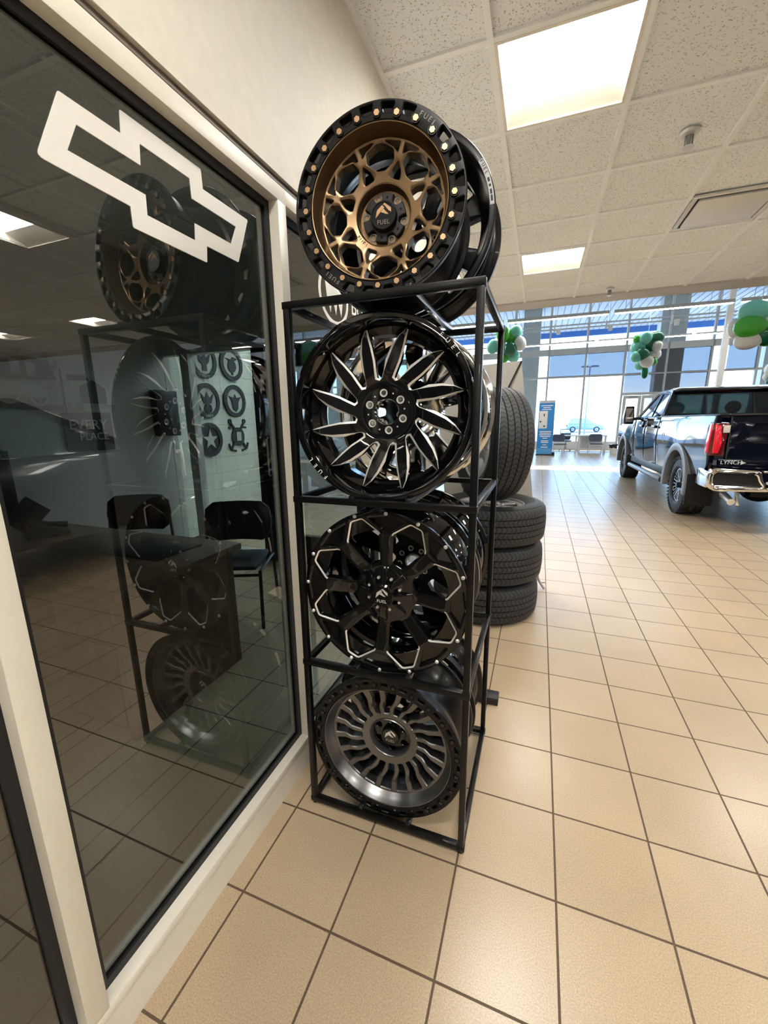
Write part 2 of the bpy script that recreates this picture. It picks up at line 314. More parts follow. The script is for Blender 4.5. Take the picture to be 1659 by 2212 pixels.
def plate(outer, holes, yf, yb, ch=.008, pts=(), fn=None, strip=(), keep=None, cd=None, ch_out=None):
    """solid sheet with holes; yf/yb depth of front/back at (u,v); returns (body, chamfers of the loops listed in strip: 0 outer, 1.. holes)"""
    fn = fn or (lambda u, v, d: (u, d, v)); cd = ch if cd is None else cd
    outer = ccw(outer); holes = [ccw(h) for h in holes]
    fo = offset(outer, [-q for q in ch_out] if ch_out else -ch); fh = [offset(h, ch) for h in holes]; loops_f = [fo] + fh; loops_o = [outer] + holes
    co = []; ed = []
    for l in loops_f:
        s_ = len(co); co += l; ed += [(s_ + i, s_ + (i + 1) % len(l)) for i in range(len(l))]
    nb = len(co)
    if len(pts):
        P = np.array(pts); k = inside(P, loops_f) & (segdist(P, loops_f) > .012); co += [tuple(p) for p in P[k]]
    vo, eo, fo_, ov, _, _ = delaunay_2d_cdt([Vector(c) for c in co], ed, [], 0, 1e-7)
    V2 = np.array([(v.x, v.y) for v in vo]); cen = np.array([V2[list(f)].mean(0) for f in fo_]); kin = inside(cen, loops_f)
    tris = [f for f, k in zip(fo_, kin) if k]
    inv = {}
    for i, srcs in enumerate(ov):
        for q in srcs: inv[q] = i
    org = V2.copy(); q = 0
    for l in loops_o:
        for p in l:
            if q in inv: org[inv[q]] = p
            q += 1
    n = len(V2); body = MB(); chm = MB()
    F = [fn(u, v, yf(u, v)) for u, v in V2]; Mid = [fn(u, v, yf(u, v) + cd) for u, v in org]; B = [fn(u, v, yb(u, v)) for u, v in org]
    fs_ = [tuple(f) for f in tris] + [tuple(i + 2 * n for i in f[::-1]) for f in tris]; cs = []
    s_ = 0
    for li, l in enumerate(loops_o):
        k = len(l)
        for i in range(k):
            a, b = inv.get(s_ + i), inv.get(s_ + (i + 1) % k)
            if a is None or b is None or a == b: continue
            fs_.append((a + n, b + n, b + 2 * n, a + 2 * n))
            (cs if (li in strip and (keep is None or (keep(*l[i]) and keep(*l[(i + 1) % k])))) else fs_).append((a, b, b + n, a + n))
        s_ += k
    body.add(F + Mid + B, fs_)
    if cs: chm.add(F + Mid + B, cs)
    return body, chm
def clean(mb):
    used = sorted({i for f in mb.f for i in f}); mp_ = {o: k for k, o in enumerate(used)}
    return MB().add([mb.v[i] for i in used], [tuple(mp_[i] for i in f) for f in mb.f])
def polgrid(radii, n): return [pol(r, 360 * (j + .5 * (i % 2)) / n) for i, r in enumerate(radii) for j in range(n)]
def lerp_tab(tab):
    xs = [a for a, _ in tab]; ys = [b for _, b in tab]
    return lambda r: float(np.interp(r, xs, ys))
# ------------------------------------------------------------------ the setting
struct('floor', MB().box((-32, -16, -.3), (46, 70.3, 0)), 'floor')
struct('ground', MB().box((-200, 70.3, -.6), (260, 520, -.25)), 'asphalt')
struct('pavement', MB().box((-60, 70.3, -.26), (80, 100, -.1)), 'concrete')
GX = [-1.48 + 2.06 * k for k in range(-9, 21)]; GY = [3.72 + 2.07 * k for k in range(-9, 7)]
LX = {(k, m) for k in (0, 1, 2, 3) for m in (-2, -1, 0, 1)} 
lights = sorted([(9 + 4 * k, 9 + 4 * m) for k, m in LX] + [(5, 13), (7, 13), (6, 14), (4, 14)])  # listed pairs: unseen lights added to brighten the corridor's block wall
xs = [-32] + GX + [46]; ys = [-16] + GY + [17.9]
c = MB()
for i in range(len(xs) - 1):
    for j in range(len(ys) - 1):
        if (i - 1, j - 1) in lights: continue
        if (i, j) == (0, 0): pass
        c.add([(xs[i], ys[j], 10.03), (xs[i + 1], ys[j], 10.03), (xs[i + 1], ys[j + 1], 10.03), (xs[i], ys[j + 1], 10.03)], [(0, 1, 2, 3)])
struct('ceiling', c, 'ceil')
g = MB()
for x in GX: g.box((x - .046, -16, 9.985), (x + .046, 17.9, 10.04))
for y in GY: g.box((-32, y - .046, 9.987), (46, y + .046, 10.038))
g.box((-3.17, -16, 9.98), (-3.09, 7.6, 10.04))
struct('trim_1', g, 'tbar')
struct('roof', MB().box((-32, -16, 11), (46, 19, 11.4)).box((-32, 18.6, 26), (46, 70.5, 26.4)), 'white')
struct('trim_2', MB().box((-32, 17.9, 9.96), (46, 19.1, 11)).box((-32, 18.7, 11), (46, 19.1, 26)), 'bulk')
struct('wall_right', MB().box((46, -16, 0), (46.4, 70, 26)), 'drywall')
struct('wall_back', MB().box((-32, -16.4, 0), (46, -16, 11)), 'backwall')
struct('wall_far_left', MB().box((-32.4, -16, 0), (-32, 70, 26)), 'drywall')

# left storefront: drywall above, frame, three panes
GLX = -3.353
w = MB().box((-3.56, -15.9, 7.215), (-3.17, 7.6, 10.02)); struct('wall_left', w, 'drywall')
struct('trim_3', MB().box((-3.5, -15.9, 7.15), (-3.215, 7.6, 7.215)).box((-3.215, -15.9, 7.155), (-3.20, 7.6, 7.175)), 'revealm')
def storefront(n, y0, y1, jl, jr, label):
    """pane from y0 to y1; jl / jr: jamb widths this window carries at its near / far end"""
    o = struct('window_%d' % n, MB().box((-3.51, y0 - jl, 7.0), (-3.2, y1 + jr, 7.15)), 'cream', None, label, bevel=.004)
    finish('sill', MB().box((-3.51, y0 - jl, .335), (-3.2, y1 + jr, .425)), 'cream', o, .004)
    if jl: finish('mullion', MB().box((-3.51, y0 - jl, .425), (-3.2, y0, 7.0)), 'cream', o, .004)
    if jr: finish('mullion', MB().box((-3.51, y1, .425), (-3.2, y1 + jr, 7.0)), 'cream', o, .004)
    finish('sill_base', MB().box((-3.51, y0 - jl, 0), (-3.207, y1 + jr, .335)), 'cream', o)
    k = MB(); t = .075
    for xx in (GLX + .012, GLX - .037): k.box((xx, y0, .425), (xx + .025, y1, .425 + t)).box((xx, y0, 7 - t), (xx + .025, y1, 7)).box((xx, y0, .425 + t), (xx + .025, y0 + t, 7 - t)).box((xx, y1 - t, .425 + t), (xx + .025, y1, 7 - t))
    finish('gasket', k, 'gasket', o)
    finish('pane', MB().box((GLX - .01, y0 + .01, .43), (GLX + .01, y1 - .01, 6.995)), 'glass', o)
storefront(1, -2.21, .68, .15, .15, 'dark tinted office window with a large white emblem on its glass')
storefront(2, .83, 7.35, 0, .15, 'dark tinted office window behind the wheel rack')
storefront(3, -8.2, -2.36, .15, 0, 'dark tinted office window at the left edge')
struct('wall_office_near', MB().box((-13, -8.7, 0), (-3.2, -8.35, 10)), 'bluegrey')
struct('wall_office', MB().box((-13.4, -8.7, 0), (-13, 8.2, 10)), 'bluegrey')
struct('wall_corridor', MB().box((-13.4, 8.2, 0), (-13, 12.9, 10)), 'block')
struct('wall_pilaster', MB().box((-13.4, 12.9, 0), (-12.7, 14.2, 10)), 'grey')
struct('baseboard_corridor', MB().box((-13, 8.2, 0), (-12.96, 12.9, .33)), 'plastic')
# glazed end partition of the office
pf = MB().box((-12.1, 7.8, 0), (-11.75, 8.1, 7.1)).box((-13, 7.8, 7.0), (-3.5, 8.1, 7.2)).box((-13, 7.8, 0), (-9.1, 8.1, .3)).box((-3.75, 7.8, 0), (-3.5, 8.1, 7.1))
o = struct('window_4', pf, 'lgrey', None, 'glazed office end partition'); finish('pane', MB().box((-13, 7.93, .3), (-9.2, 7.96, 7)), 'clear', o)
df = MB().box((-9.15, 7.78, 0), (-8.9, 8.12, 7.0)).box((-8.9, 7.8, 6.75), (-5.3, 8.1, 7.0)).box((-5.3, 7.78, 0), (-5.05, 8.12, 7.0)).box((-8.9, 7.85, 0), (-8.55, 8.05, 6.75)).box((-5.65, 7.85, 0), (-5.3, 8.05, 6.75)).box((-8.55, 7.85, 0), (-5.65, 8.05, 1.0)).box((-8.55, 7.85, 6.4), (-5.65, 8.05, 6.75))
o = struct('door_1', df, 'plastic', None, 'black framed glass office door'); finish('pane', MB().box((-8.55, 7.93, 1), (-5.65, 7.96, 6.4)), 'clear', o)
finish('handle', MB().tube([(-8.7, 7.75, 3.0), (-8.7, 7.68, 3.05), (-8.7, 7.68, 4.2), (-8.7, 7.75, 4.25)], .03), 'lgrey', o)
struct('wall_office_end', MB().box((-13, 7.75, 7.2), (-3.5, 8.15, 10)), 'bluegrey')

# far facade at y = 70
MX = [.17 + 5.35 * k for k in range(-6, 9)]
n = 5
for k in range(len(MX) - 1):
    a, b = MX[k], MX[k + 1]; f = MB()
    f.box((a - .14, 69.8, 0), (a + .14, 70.3, 26))
    for z0, z1 in ((11.15, 11.45), (14.6, 15.5), (18.35, 18.55), (18.85, 19.05), (22.4, 22.6)): f.box((a + .14, 69.85 if z1 - z0 < .5 else 69.5, z0), (b - .14, 70.2, z1))
    dz = 8.25 if 10 < a < 21 else None
    if dz: f.box((a + .14, 69.85, 8.25), (b - .14, 70.2, 8.65))
    o = struct('window_%d' % n, f, 'lgrey'); n += 1
    finish('pane', MB().box((a + .14, 70.0, 1.3 if not (10 < a < 15) else 0.1), (b - .14, 70.04, 26)), 'clear', o)
    low = MB().box((a + .14, 69.8, 0), (b - .14, 70.3, 1.3))
    if not (10 < a < 15): finish('low_wall', low, 'white', o)
    sh = MB()
    if -2 < a < 26: sh.box((23.4 if 21 < a < 22 else a + .15, 69.75, 11.4), (b - .15, 69.78, 14.6))
    if 10 < a < 21: sh.box((a + .15, 69.75, 8.65), (b - .15, 69.78, 11.2))
    if sh.v: finish('solar_shade', sh, 'shade', o)
d = MB()
for x0, x1 in ((11.15, 13.55), (13.6, 16.0)): d.box((x0, 69.8, 0), (x0 + .4, 70.0, 8.2)).box((x1 - .4, 69.8, 0), (x1, 70.0, 8.2)).box((x0 + .4, 69.8, 7.75), (x1 - .4, 70.0, 8.2)).box((x0 + .4, 69.8, 0), (x1 - .4, 70.0, .8))
o = struct('door_2', d, 'lgrey', None, 'glazed double entrance door in the far window wall'); finish('door_closer', MB().box((11.9, 69.5, 7.85), (13.0, 69.8, 8.05)), 'grey', o)
can = MB().box((-60, 70.4, 22.0), (90, 92.2, 22.4))
sm = MB()
for i in range(150): sm.box((-60 + i, 70.5, 21.95), (-59.9 + i, 91.7, 22.0))
struct('canopy', can, 'soffit'); struct('trim_5', sm, 'seam'); struct('trim_4', MB().box((-60, 91.8, 21.0), (90, 92.4, 22.6)), 'fascia')
for q, (x0, x1) in enumerate(((-4.0, -1.3), (15.2, 18.5), (28.0, 31.4))): struct('column_%d' % (q + 1), MB().box((x0, 71, -.2), (x1, 73.4, 22)), 'colm')
struct('column_4', MB().box((14.75, 44.8, 0), (15.2, 45.2, 26)), 'white')

# ------------------------------------------------------------------ ceiling fixtures
def troffer(i, j, label):
    x0, x1, y0, y1 = GX[i] + .045, GX[i + 1] - .045, GY[j] + .045, GY[j + 1] - .045
    cx, cy = (x0 + x1) / 2, (y0 + y1) / 2; t = thing('ceiling_light', label, 'ceiling light', (cx, cy, 10), group='recessed square lights in the ceiling grid')
    hx, hy = (x1 - x0) / 2, (y1 - y0) / 2
    fr = MB().box((-hx, -hy, -.02), (hx, -hy + .05, .02)).box((-hx, hy - .05, -.02), (hx, hy, .02)).box((-hx, -hy + .05, -.02), (-hx + .05, hy - .05, .02)).box((hx - .05, -hy + .05, -.02), (hx, hy - .05, .02))
    finish('frame', fr, 'refl', t)
    a = .05; rf = MB()
    rf.add([(-hx + a, hy - a, 0), (hx - a, hy - a, 0), (hx - a, hy - .62, .2), (-hx + a, hy - .62, .2)], [(0, 1, 2, 3)])
    rf.add([(-hx + a, -hy + a, 0), (hx - a, -hy + a, 0), (hx - a, -hy + .25, .2), (-hx + a, -hy + .25, .2)], [(0, 1, 2, 3)])
    for s in (-1, 1): rf.add([(s * (hx - a), -hy + a, 0), (s * (hx - a), hy - a, 0), (s * (hx - a), hy - .62, .2), (s * (hx - a), -hy + .25, .2)], [(0, 1, 2, 3)])
    rf.box((-hx + a, -hy + a, .26), (hx - a, hy - a, .3)); finish('reflector', rf, 'refl', t)
    finish('diffuser', MB().box((-hx + a, -hy + .25, .2), (hx - a, hy - .62, .23)), 'lens', t)
LBL = {(9, 9): 'large recessed square ceiling light nearest, above the bronze wheel', (9, 13): 'smaller recessed square ceiling light further back along the same row as the large one'}
for i, j in lights: troffer(i, j, LBL.get((i, j), 'recessed square ceiling light outside the direct view, over the showroom or added for corridor light'))
def vent(x0, y0):
    t = thing('air_vent', 'white square ceiling air diffuser with dark slot, at the right of the ceiling', 'vent', (x0 + 1, y0 + 1, 10))
    finish('frame', MB().box((-.95, -.95, -.05), (.95, -.85, .0)).box((-.95, .85, -.05), (.95, .95, 0)).box((-.95, -.85, -.05), (-.85, .85, 0)).box((.85, -.85, -.05), (.95, .85, 0)), 'white', t, .01)
    finish('slot', MB().box((-.85, -.85, -.03), (.85, .85, -.01)), 'plastic', t)
    finish('plate', MB().loft([[(-.82, -.82, -.10), (.78, -.82, -.10), (.78, .72, -.10), (-.82, .72, -.10)], [(-.80, -.80, -.03), (.76, -.80, -.03), (.76, .70, -.03), (-.80, .70, -.03)]]), 'white', t, .02)
vent(2.66, 9.75)
def sprinkler(x, y, label):
    t = thing('sprinkler', label, 'sprinkler', (x, y, 10), group='ceiling sprinkler heads')
    finish('escutcheon', MB().lathe([(.02, 0), (.17, -.005), (.15, -.05), (.05, -.06), (.02, -.05)], 24, 'z'), 'silver', t)
    finish('head', MB().lathe([(.005, -.05), (.055, -.05), (.045, -.1), (.03, -.24), (.005, -.24)], 12, 'z').box((-.07, -.012, -.25), (-.05, .012, -.06)).box((.05, -.012, -.25), (.07, .012, -.06)), 'grey', t)
    finish('deflector', MB().lathe([(.005, -.24), (.10, -.25), (.10, -.265), (.005, -.265)], 16, 'z'), 'silver', t)
sprinkler(1.84, 7.05, 'chrome sprinkler head between the large ceiling light and the air vent'); sprinkler(1.89, 17.2, 'small sprinkler head near the far edge of the tiled ceiling')

def pendant(x0, x1, y, z, label, th=.32):
    t = thing('pendant_light', label, 'pendant light', ((x0 + x1) / 2, y, z), group='suspended linear lights in the tall hall'); h = (x1 - x0) / 2
    finish('housing', MB().box((-h, -.16, 0.05), (h, .16, th)), 'lgrey', t, .01); finish('lens', MB().box((-h + .1, -.13, 0), (h - .1, .13, .05)), 'pend', t)
    for s in (-h * .8, h * .8): finish('hanger', MB().bar((s, 0, th), (s, 0, 26 - z), .03), 'grey', t)
q = 0
for x in range(-22, 40, 9):
    pendant(x, x + 8.6, 40, 13.75, 'white linear pendant in the nearer of the two hanging rows' ); pendant(x, x + 8.6, 50, 13.1, 'thin white linear pendant in the further of the two hanging rows', .2)
for x, lab in ((.8, 'left'), (6.1, 'middle'), (12.3, 'right')):
    t = thing('spotlight', 'white cylinder spotlight on the far hanging row, %s one in view' % lab, 'spotlight', (x, 50.6, 14.6), group='spotlights on the hanging row')
    finish('can', MB().lathe([(.02, -.3), (.22, -.3), (.26, .3), (.02, .34)], 20, 'z'), 'white', t); finish('arm', MB().box((-.5, -.06, -.1), (-.35, .06, .75)).bar((-.4, 0, .1), (-.1, 0, .1), .06), 'white', t)
    finish('hanger', MB().bar((-.42, 0, .75), (-.42, 0, 11.4), .03), 'white', t)
# ------------------------------------------------------------------ wheel display rack
RX0, RX1, RY0, RY1 = -2.855, -.945, .125, 2.05
SH = (.105, 2.02, 3.94, 5.83)                # tops of the four frames
def rack():
    t = thing('wheel_rack', 'tall black square-tube rack holding four pairs of wheels by the dark window', 'display rack', (RX0, RY0, 0))
    W, D = RX1 - RX0, RY1 - RY0; b = .066; h = b / 2
    for x in (h, W - h):
        for y in (h, D - h):
            finish('post', MB().box((x - h, y - h, .05), (x + h, y + h, SH[3] - b)), 'steel', t, .006)
            finish('foot', MB().lathe([(.001, 0), (.026, 0), (.03, .012), (.03, .05), (.001, .05)], 14, 'z', (x, y, 0)), 'plastic', t)
    for z in SH:
        f = MB()
        for y in (0, D - b): f.box((0 - .008, y - .004, z - b), (W + .008, y + b + .004, z))
        for x in (0, W - b): f.box((x, b, z - b), (x + b, D - b, z))
        finish('shelf_frame', f, 'steel', t, .006)
        for x in (-1.60 - RX0, -2.20 - RX0): finish('rail', MB().box((x - .028, b * .4, z - .035), (x + .028, D - b * .4, z + .028)), 'steelbar', t, .006)
rack()

# ------------------------------------------------------------------ wheels (local: x right, z up, y = depth from the front lip)
def barrel(R, W, front=None):
    """closed lathe section; front = inner profile points from deep to shallow"""
    o_ = [(R - .004, .004), (R, .014), (R - .003, .04), (R - .04, .055), (R - .05, .11), (R - .065, .22), (R - .15, .30), (R - .155, .44), (R - .08, .53), (R - .055, W - .10), (R - .045, W - .055), (R - .004, W - .04), (R, W - .014), (R - .006, W)]
    i_ = [(R - .06, W - .002), (R - .08, W - .08), (R - .105, .55), (R - .18, .46), (R - .18, .30)]
    return MB().lathe(o_ + i_ + (front or [(R - .095, .2), (R - .08, .06), (R - .06, .0), (R - .012, 0)]), 128)
def hexb(x, z, r, d0, d1, ph=0):
    return MB().loft([[(x + r * math.cos(ph + PI * k / 3), d0, z + r * math.sin(ph + PI * k / 3)) for k in range(6)], [(x + r * math.cos(ph + PI * k / 3), d1, z + r * math.sin(ph + PI * k / 3)) for k in range(6)]])
def disc(r, d0, d1, n=48, r0=.001, bev=.006): return MB().lathe([(r0, d0), (r - bev, d0), (r, d0 + bev), (r, d1), (r0, d1)], n)
LOGO = [[(-.74, -.40), (-.60, .30), (-.10, .74), (.10, .50), (-.30, .10), (-.42, -.05)], [(-.02, .80), (.14, .92), (.74, .42), (.76, .05), (.50, .22), (.20, .62)], [(.02, .42), (.20, .20), (.52, -.12), (.24, -.10), (.04, .02), (-.22, .10)]]
def cap(par, r, d, m, lm, tm, ring='satin'):
    c = finish('centre_cap', MB().lathe([(.001, d), (r * .84, d), (r * .86, d - .006), (r * .95, d - .006), (r, d + .004), (r * 1.03, d + .06), (.001, d + .06)], 48), m, par)
    mb = MB()
    for pl in LOGO: mb.prism([(u * r * .80, v * r * .74 + r * .12) for u, v in pl], lambda u, v, k: (u, k, v), d - .003, d + .001)
    finish('emblem', mb, lm, c)
    finish('lettering', MB().merge(text_mb('FUEL', r * .42, depth=.002, spacing=1.1), T(0, d - .001, -r * .48) @ XZ), tm, c)
def curved(txt, r, mid, size, d, step, flip=False):
    mb = MB()
    for i, ch in enumerate(txt):
        a = rad(mid) + (i - (len(txt) - 1) / 2) * rad(step) * (1 if flip else -1)
        mb.merge(text_mb(ch, size, depth=.002), T(r * math.cos(a), d, r * math.sin(a)) @ Matrix.Rotation(-(a - PI / 2) + (PI if flip else 0), 4, 'Y') @ XZ)
    return mb
def place(par, R, shelf, y, yaw, tilt=0, x=-1.9):
    zc = SH[shelf] + .028 + math.sqrt(R * R - .328 ** 2) + .003
    par.location = (x * FT, y * FT, zc * FT); par.rotation_euler = (rad(tilt), 0, rad(-yaw))

def wheel_bronze():
    t = thing('alloy_wheel', 'bronze mesh wheel with bolted black outer ring, on top of the rack', 'wheel', group='front row wheels on the rack')
    R = .762
    finish('barrel', barrel(R, .76, [(R - .19, .25), (R - .17, .10), (R - .15, .052), (R - .012, .052)]), 'satin', t)
    holes = []; out = arc(R, 0, 357.5, 143); inn = arc(.617, 0, 356, 89)
    for k in range(24):
        a = 15 * k + 7.5
        if k in (3, 15): continue
        holes.append(rounded([pol(.665, a - 3.4), pol(.665, a + 3.4), pol(.742, a + 4.8), pol(.742, a - 4.8)], .016, 3))
    b, c_ = plate(out, [inn] + holes, lambda u, v: 0.0 + max(0, (.70 - math.hypot(u, v)) * .12), lambda u, v: .052, .007, polgrid([.64, .70, .75], 60), strip=())
    finish('outer_ring', clean(b), 'satin', t)
    finish('ring_backing', MB().lathe([(.62, .045), (.755, .045), (.755, .06), (.62, .06)], 72), 'gloss', t)
    for k in range(24):
        x, z = pol(.660, 15 * k); bo = finish('bolt', hexb(x, z, .0255, -.014, .03, k * .7), 'bolt', t); finish('socket', MB().lathe([(.028, .004), (.031, -.008), (.036, -.008), (.038, .01), (.038, .03), (.028, .03)], 20, 'y', (x, 0, z)), 'satin', bo)
    finish('lettering', curved('FUEL', .705, 52.5, .055, 0, 3.6).merge(curved('FUEL', .705, 232.5, .055, 0, 3.6)), 'greytxt', t)
    finish('dish', MB().lathe([(.618, .02), (.61, .008), (.604, .01), (.598, .03), (.578, .11), (.566, .20), (.562, .26), (.60, .26), (.618, .06)], 120), 'bronze', t)
    hs = []; N = 8
    for k in range(N):
        a = 92 + 45 * k
        hs.append(rounded([pol(.352, a - 6.5), pol(.352, a + 6.5), pol(.422, a + 17), pol(.498, a + 14.8), pol(.538, a + 3.2), pol(.538, a - 3.2), pol(.498, a - 14.8), pol(.422, a - 17)], .014, 3))
        s = a + 22.5; hs.append(rounded([pol(.302, s - 9.5), pol(.302, s + 9.5), pol(.36, s + 7.2), pol(.432, s), pol(.36, s - 7.2)], .018, 3))
        for q in (-1, 1): hs.append(rounded([pol(.5555, s + q * 2.2), pol(.477, s + q * 2.6), pol(.508, s + q * 8.5), pol(.553, s + q * 17.5), pol(.5565, s + q * 15)], .010, 3))
    yf = lerp_tab([(0, .225), (.25, .225), (.34, .205), (.46, .165), (.57, .15)])
    b, _ = plate(arc(.575, 0, 357, 119), [arc(.25, 0, 354, 59)] + hs, lambda u, v: yf(math.hypot(u, v)), lambda u, v: yf(math.hypot(u, v)) + .10, .007, polgrid([.27, .30, .33, .36, .40, .44, .48, .52, .55], 72), cd=.005)
    finish('spoke_mesh', clean(b), 'bronze', t)
    finish('hub_recess', MB().lathe([(.262, .225), (.254, .22), (.248, .23), (.236, .305), (.12, .312), (.12, .34), (.262, .34)], 72), 'bronze', t)
    ol = []
    for q in range(180):
        th = 2 * q; dl = min(abs((th - 50 - 60 * k + 180) % 360 - 180) for k in range(6)); r_ = .204; s_ = .178 * math.sin(rad(dl))
        if dl < 14 and abs(s_) < .040: r_ = min(r_, .178 * math.cos(rad(dl)) - math.sqrt(.040 ** 2 - s_ ** 2))
        ol.append(pol(r_, th))
    b, _ = plate(ol, [], lambda u, v: .262, lambda u, v: .33, .006)
    fl = finish('hub_flange', clean(b), 'matte', t)
    finish('flange_screw', MB().merge(hexb(*pol(.165, 80), .009, .256, .27)).merge(hexb(*pol(.165, 20), .009, .256, .27)).merge(hexb(*pol(.165, -40), .009, .256, .27)).merge(hexb(*pol(.165, 260), .009, .256, .27)), 'gloss', fl)
    for k in range(6): x, z = pol(.182, 50 + 60 * k); finish('lug_hole', MB().lathe([(.018, .318), (.022, .300), (.036, .300), (.036, .318)], 20, 'y', (x, 0, z)), 'gun', t)
    cap(t, .122, .215, 'satin', 'bolt', 'greytxt')
    finish('hub_lettering', curved('FUEL', .288, 225, .05, .217, 7.5, True), 'blktxt', t)
    place(t, R, 3, .225, -7, -1.5); return t
def star(R, phase, tip=.80):
    out = []; wd = []
    for k in range(12):
        A = phase + 30 * k                                   # root direction of this blade, going ccw
        tipa = A - 12
        right = [(.345, -9.0, .0), (.40, 0, .068), (.50, 0, .080), (.62, 0, .068), (.72, 0, .042)]
        def cen(r): return A - 12 * (r - .33) / (.80 - .33)
        out.append(pol(.332, A - 13.5)); out.append(pol(.345, A - 10.2))
        for r, _, w in right[1:]: out.append(pol(r, cen(r) - math.degrees(w / r)))
        out += [pol(tip - .01, tipa - .9), pol(tip + .02, tipa - .6), pol(tip + .02, tipa + .6), pol(tip - .01, tipa + .9)]
        for r, _, w in right[:0:-1]: out.append(pol(r, cen(r) + math.degrees(w / r) * .95))
        out.append(pol(.345, A + 11.2)); out.append(pol(.332, A + 14.2))
        wd += [.020, .022, .020, .019, .018, .017] + [.006] * 4 + [.011, .022, .027, .008] + [.006, .010]
    return out, wd
def wheel_blade():
    t = thing('alloy_wheel', 'gloss black twelve-blade wheel with milled edges, second shelf from the top', 'wheel', group='front row wheels on the rack')
    R = .897
    finish('barrel', barrel(R, .80, [(.80, .30), (.812, .20), (.826, .05), (.834, .012), (.842, 0), (R - .012, 0)]), 'gloss', t)
    yf = lerp_tab([(0, .27), (.30, .265), (.36, .235), (.55, .20), (.72, .17), (.82, .17)])
    ol, wd = star(R, 115.5)
    b, c_ = plate(ol, [arc(.132, 0, 352.5, 47)], lambda u, v: yf(math.hypot(u, v)), lambda u, v: yf(math.hypot(u, v)) + .09, .020, polgrid([.14, .18, .22, .26, .30, .34, .38, .42, .47, .52, .57, .62, .67, .72, .76], 96), strip=(0,), keep=lambda u, v: math.hypot(u, v) < .792, cd=.012, ch_out=wd)
    finish('blades', clean(b), 'gloss', t); finish('milled_edge', clean(c_), 'milled', t, angle=20)['label'] = 'bright milled blade edges'
    finish('hub_step', MB().lathe([(.132, .262), (.245, .262), (.252, .27), (.262, .27), (.262, .285), (.132, .29)], 72), 'gloss', t)
    for k in range(6):
        x, z = pol(.186, 38 + 60 * k)
        s = finish('lug_seat', MB().lathe([(.020, .262), (.020, .275), (.036, .268), (.040, .256), (.034, .256), (.026, .262)], 24, 'y', (x, 0, z)), 'silver', t)
        finish('lug_nut', hexb(x, z, .019, .252, .275), 'chrome', s)
    for k in range(6):
        x, z = pol(.19, 68 + 60 * k); finish('flange_screw', hexb(x, z, .009, .255, .27), 'silver', t)
    finish('hub_tube', MB().lathe([(.132, .27), (.126, .28), (.126, .42), (.15, .42), (.15, .30)], 48), 'chrome', t)
    finish('lip_lettering', curved('FUEL', .864, 41, .058, -.003, 5.2).merge(curved('FUEL', .864, 221, .058, -.003, 5.2)), 'whitetxt', t)['label'] = 'white FUEL lettering on the lip'
    place(t, R, 2, .225, -7, -2.0); return t
def wheel_rivet():
    t = thing('alloy_wheel', 'gloss black eight-spoke wheel with silver rivets and white milled lines, third shelf down', 'wheel', group='front row wheels on the rack')
    R = .915
    finish('barrel', barrel(R, .80, [(.80, .30), (.80, .10), (.79, .075), (R - .02, .06), (R - .012, .03)]), 'gloss', t)
    win = []; poc = []
    for k in range(8):
        a = 22.5 + 45 * k - 3
        win.append(rounded([pol(.345, a - 11), pol(.345, a + 11), pol(.675, a + 15.8), pol(.838, a + 4.2), pol(.838, a - 4.2), pol(.675, a - 15.8)], [.03, .03, .012, .02, .02, .012], 3))
        s = a + 22.5; poc.append(rounded([pol(.715, s - 4.8), pol(.715, s + 4.8), pol(.845, s + 13.2), pol(.862, s), pol(.845, s - 13.2)], .008, 2))
    tab = lerp_tab([(0, .07), (.25, .07), (.34, .085), (.62, .035), (.70, .025), (.86, .004), (.92, 0)])
    b, c_ = plate(arc(R - .006, 0, 357.5, 143), win + poc, lambda u, v: tab(math.hypot(u, v)), lambda u, v: tab(math.hypot(u, v)) + (.11 if math.hypot(u, v) < .80 else .055), .0165, polgrid([.12, .2, .28, .36, .44, .52, .60, .66, .72, .78, .84, .875], 96), strip=tuple(range(1, 9)), keep=lambda u, v: math.hypot(u, v) > .40, cd=.007)
    finish('face', clean(b), 'gloss', t); finish('milled_line', clean(c_), 'milled', t, angle=20)['label'] = 'white milled lines round the windows'
    finish('pocket_floor', MB().lathe([(.70, .055), (.885, .045), (.885, .06), (.70, .075)], 96), 'gloss', t)
    for k in range(16):
        x, z = pol(.888, 22.5 * k - 3); finish('rivet', MB().lathe([(.001, -.012), (.012, -.012), (.020, -.003), (.020, .02), (.001, .02)], 14, 'y', (x, 0, z)), 'silver', t)
    h = MB()
    for k in range(8):
        a = rad(45 * k - 3); d = Vector((math.cos(a), 0, math.sin(a))); n_ = Vector((-math.sin(a), 0, math.cos(a)))
        s0, s1 = d * .10, d * .31
        h.loft([[tuple(s0 + n_ * .034 + Vector((0, .10, 0))), tuple(s0 + n_ * .026 + Vector((0, -.015, 0))), tuple(s0 - n_ * .026 + Vector((0, -.015, 0))), tuple(s0 - n_ * .034 + Vector((0, .10, 0)))], [tuple(s1 + n_ * .05 + Vector((0, .10, 0))), tuple(s1 + n_ * .042 + Vector((0, .055, 0))), tuple(s1 - n_ * .042 + Vector((0, .055, 0))), tuple(s1 - n_ * .05 + Vector((0, .10, 0)))]])
    finish('hub_spokes', h, 'gloss', t, .006)
    for k in range(8):
        x, z = pol(.185, 22.5 + 45 * k - 3); finish('cap_screw', hexb(x, z, .016, .045, .09), 'silver', t)
    cap(t, .112, -.03, 'gloss', 'silver', 'silver')
    finish('cap_body', MB().lathe([(.11, -.02), (.13, .0), (.14, .07), (.10, .07)], 48), 'gloss', t)
    place(t, R, 1, .225, -1, 0); return t
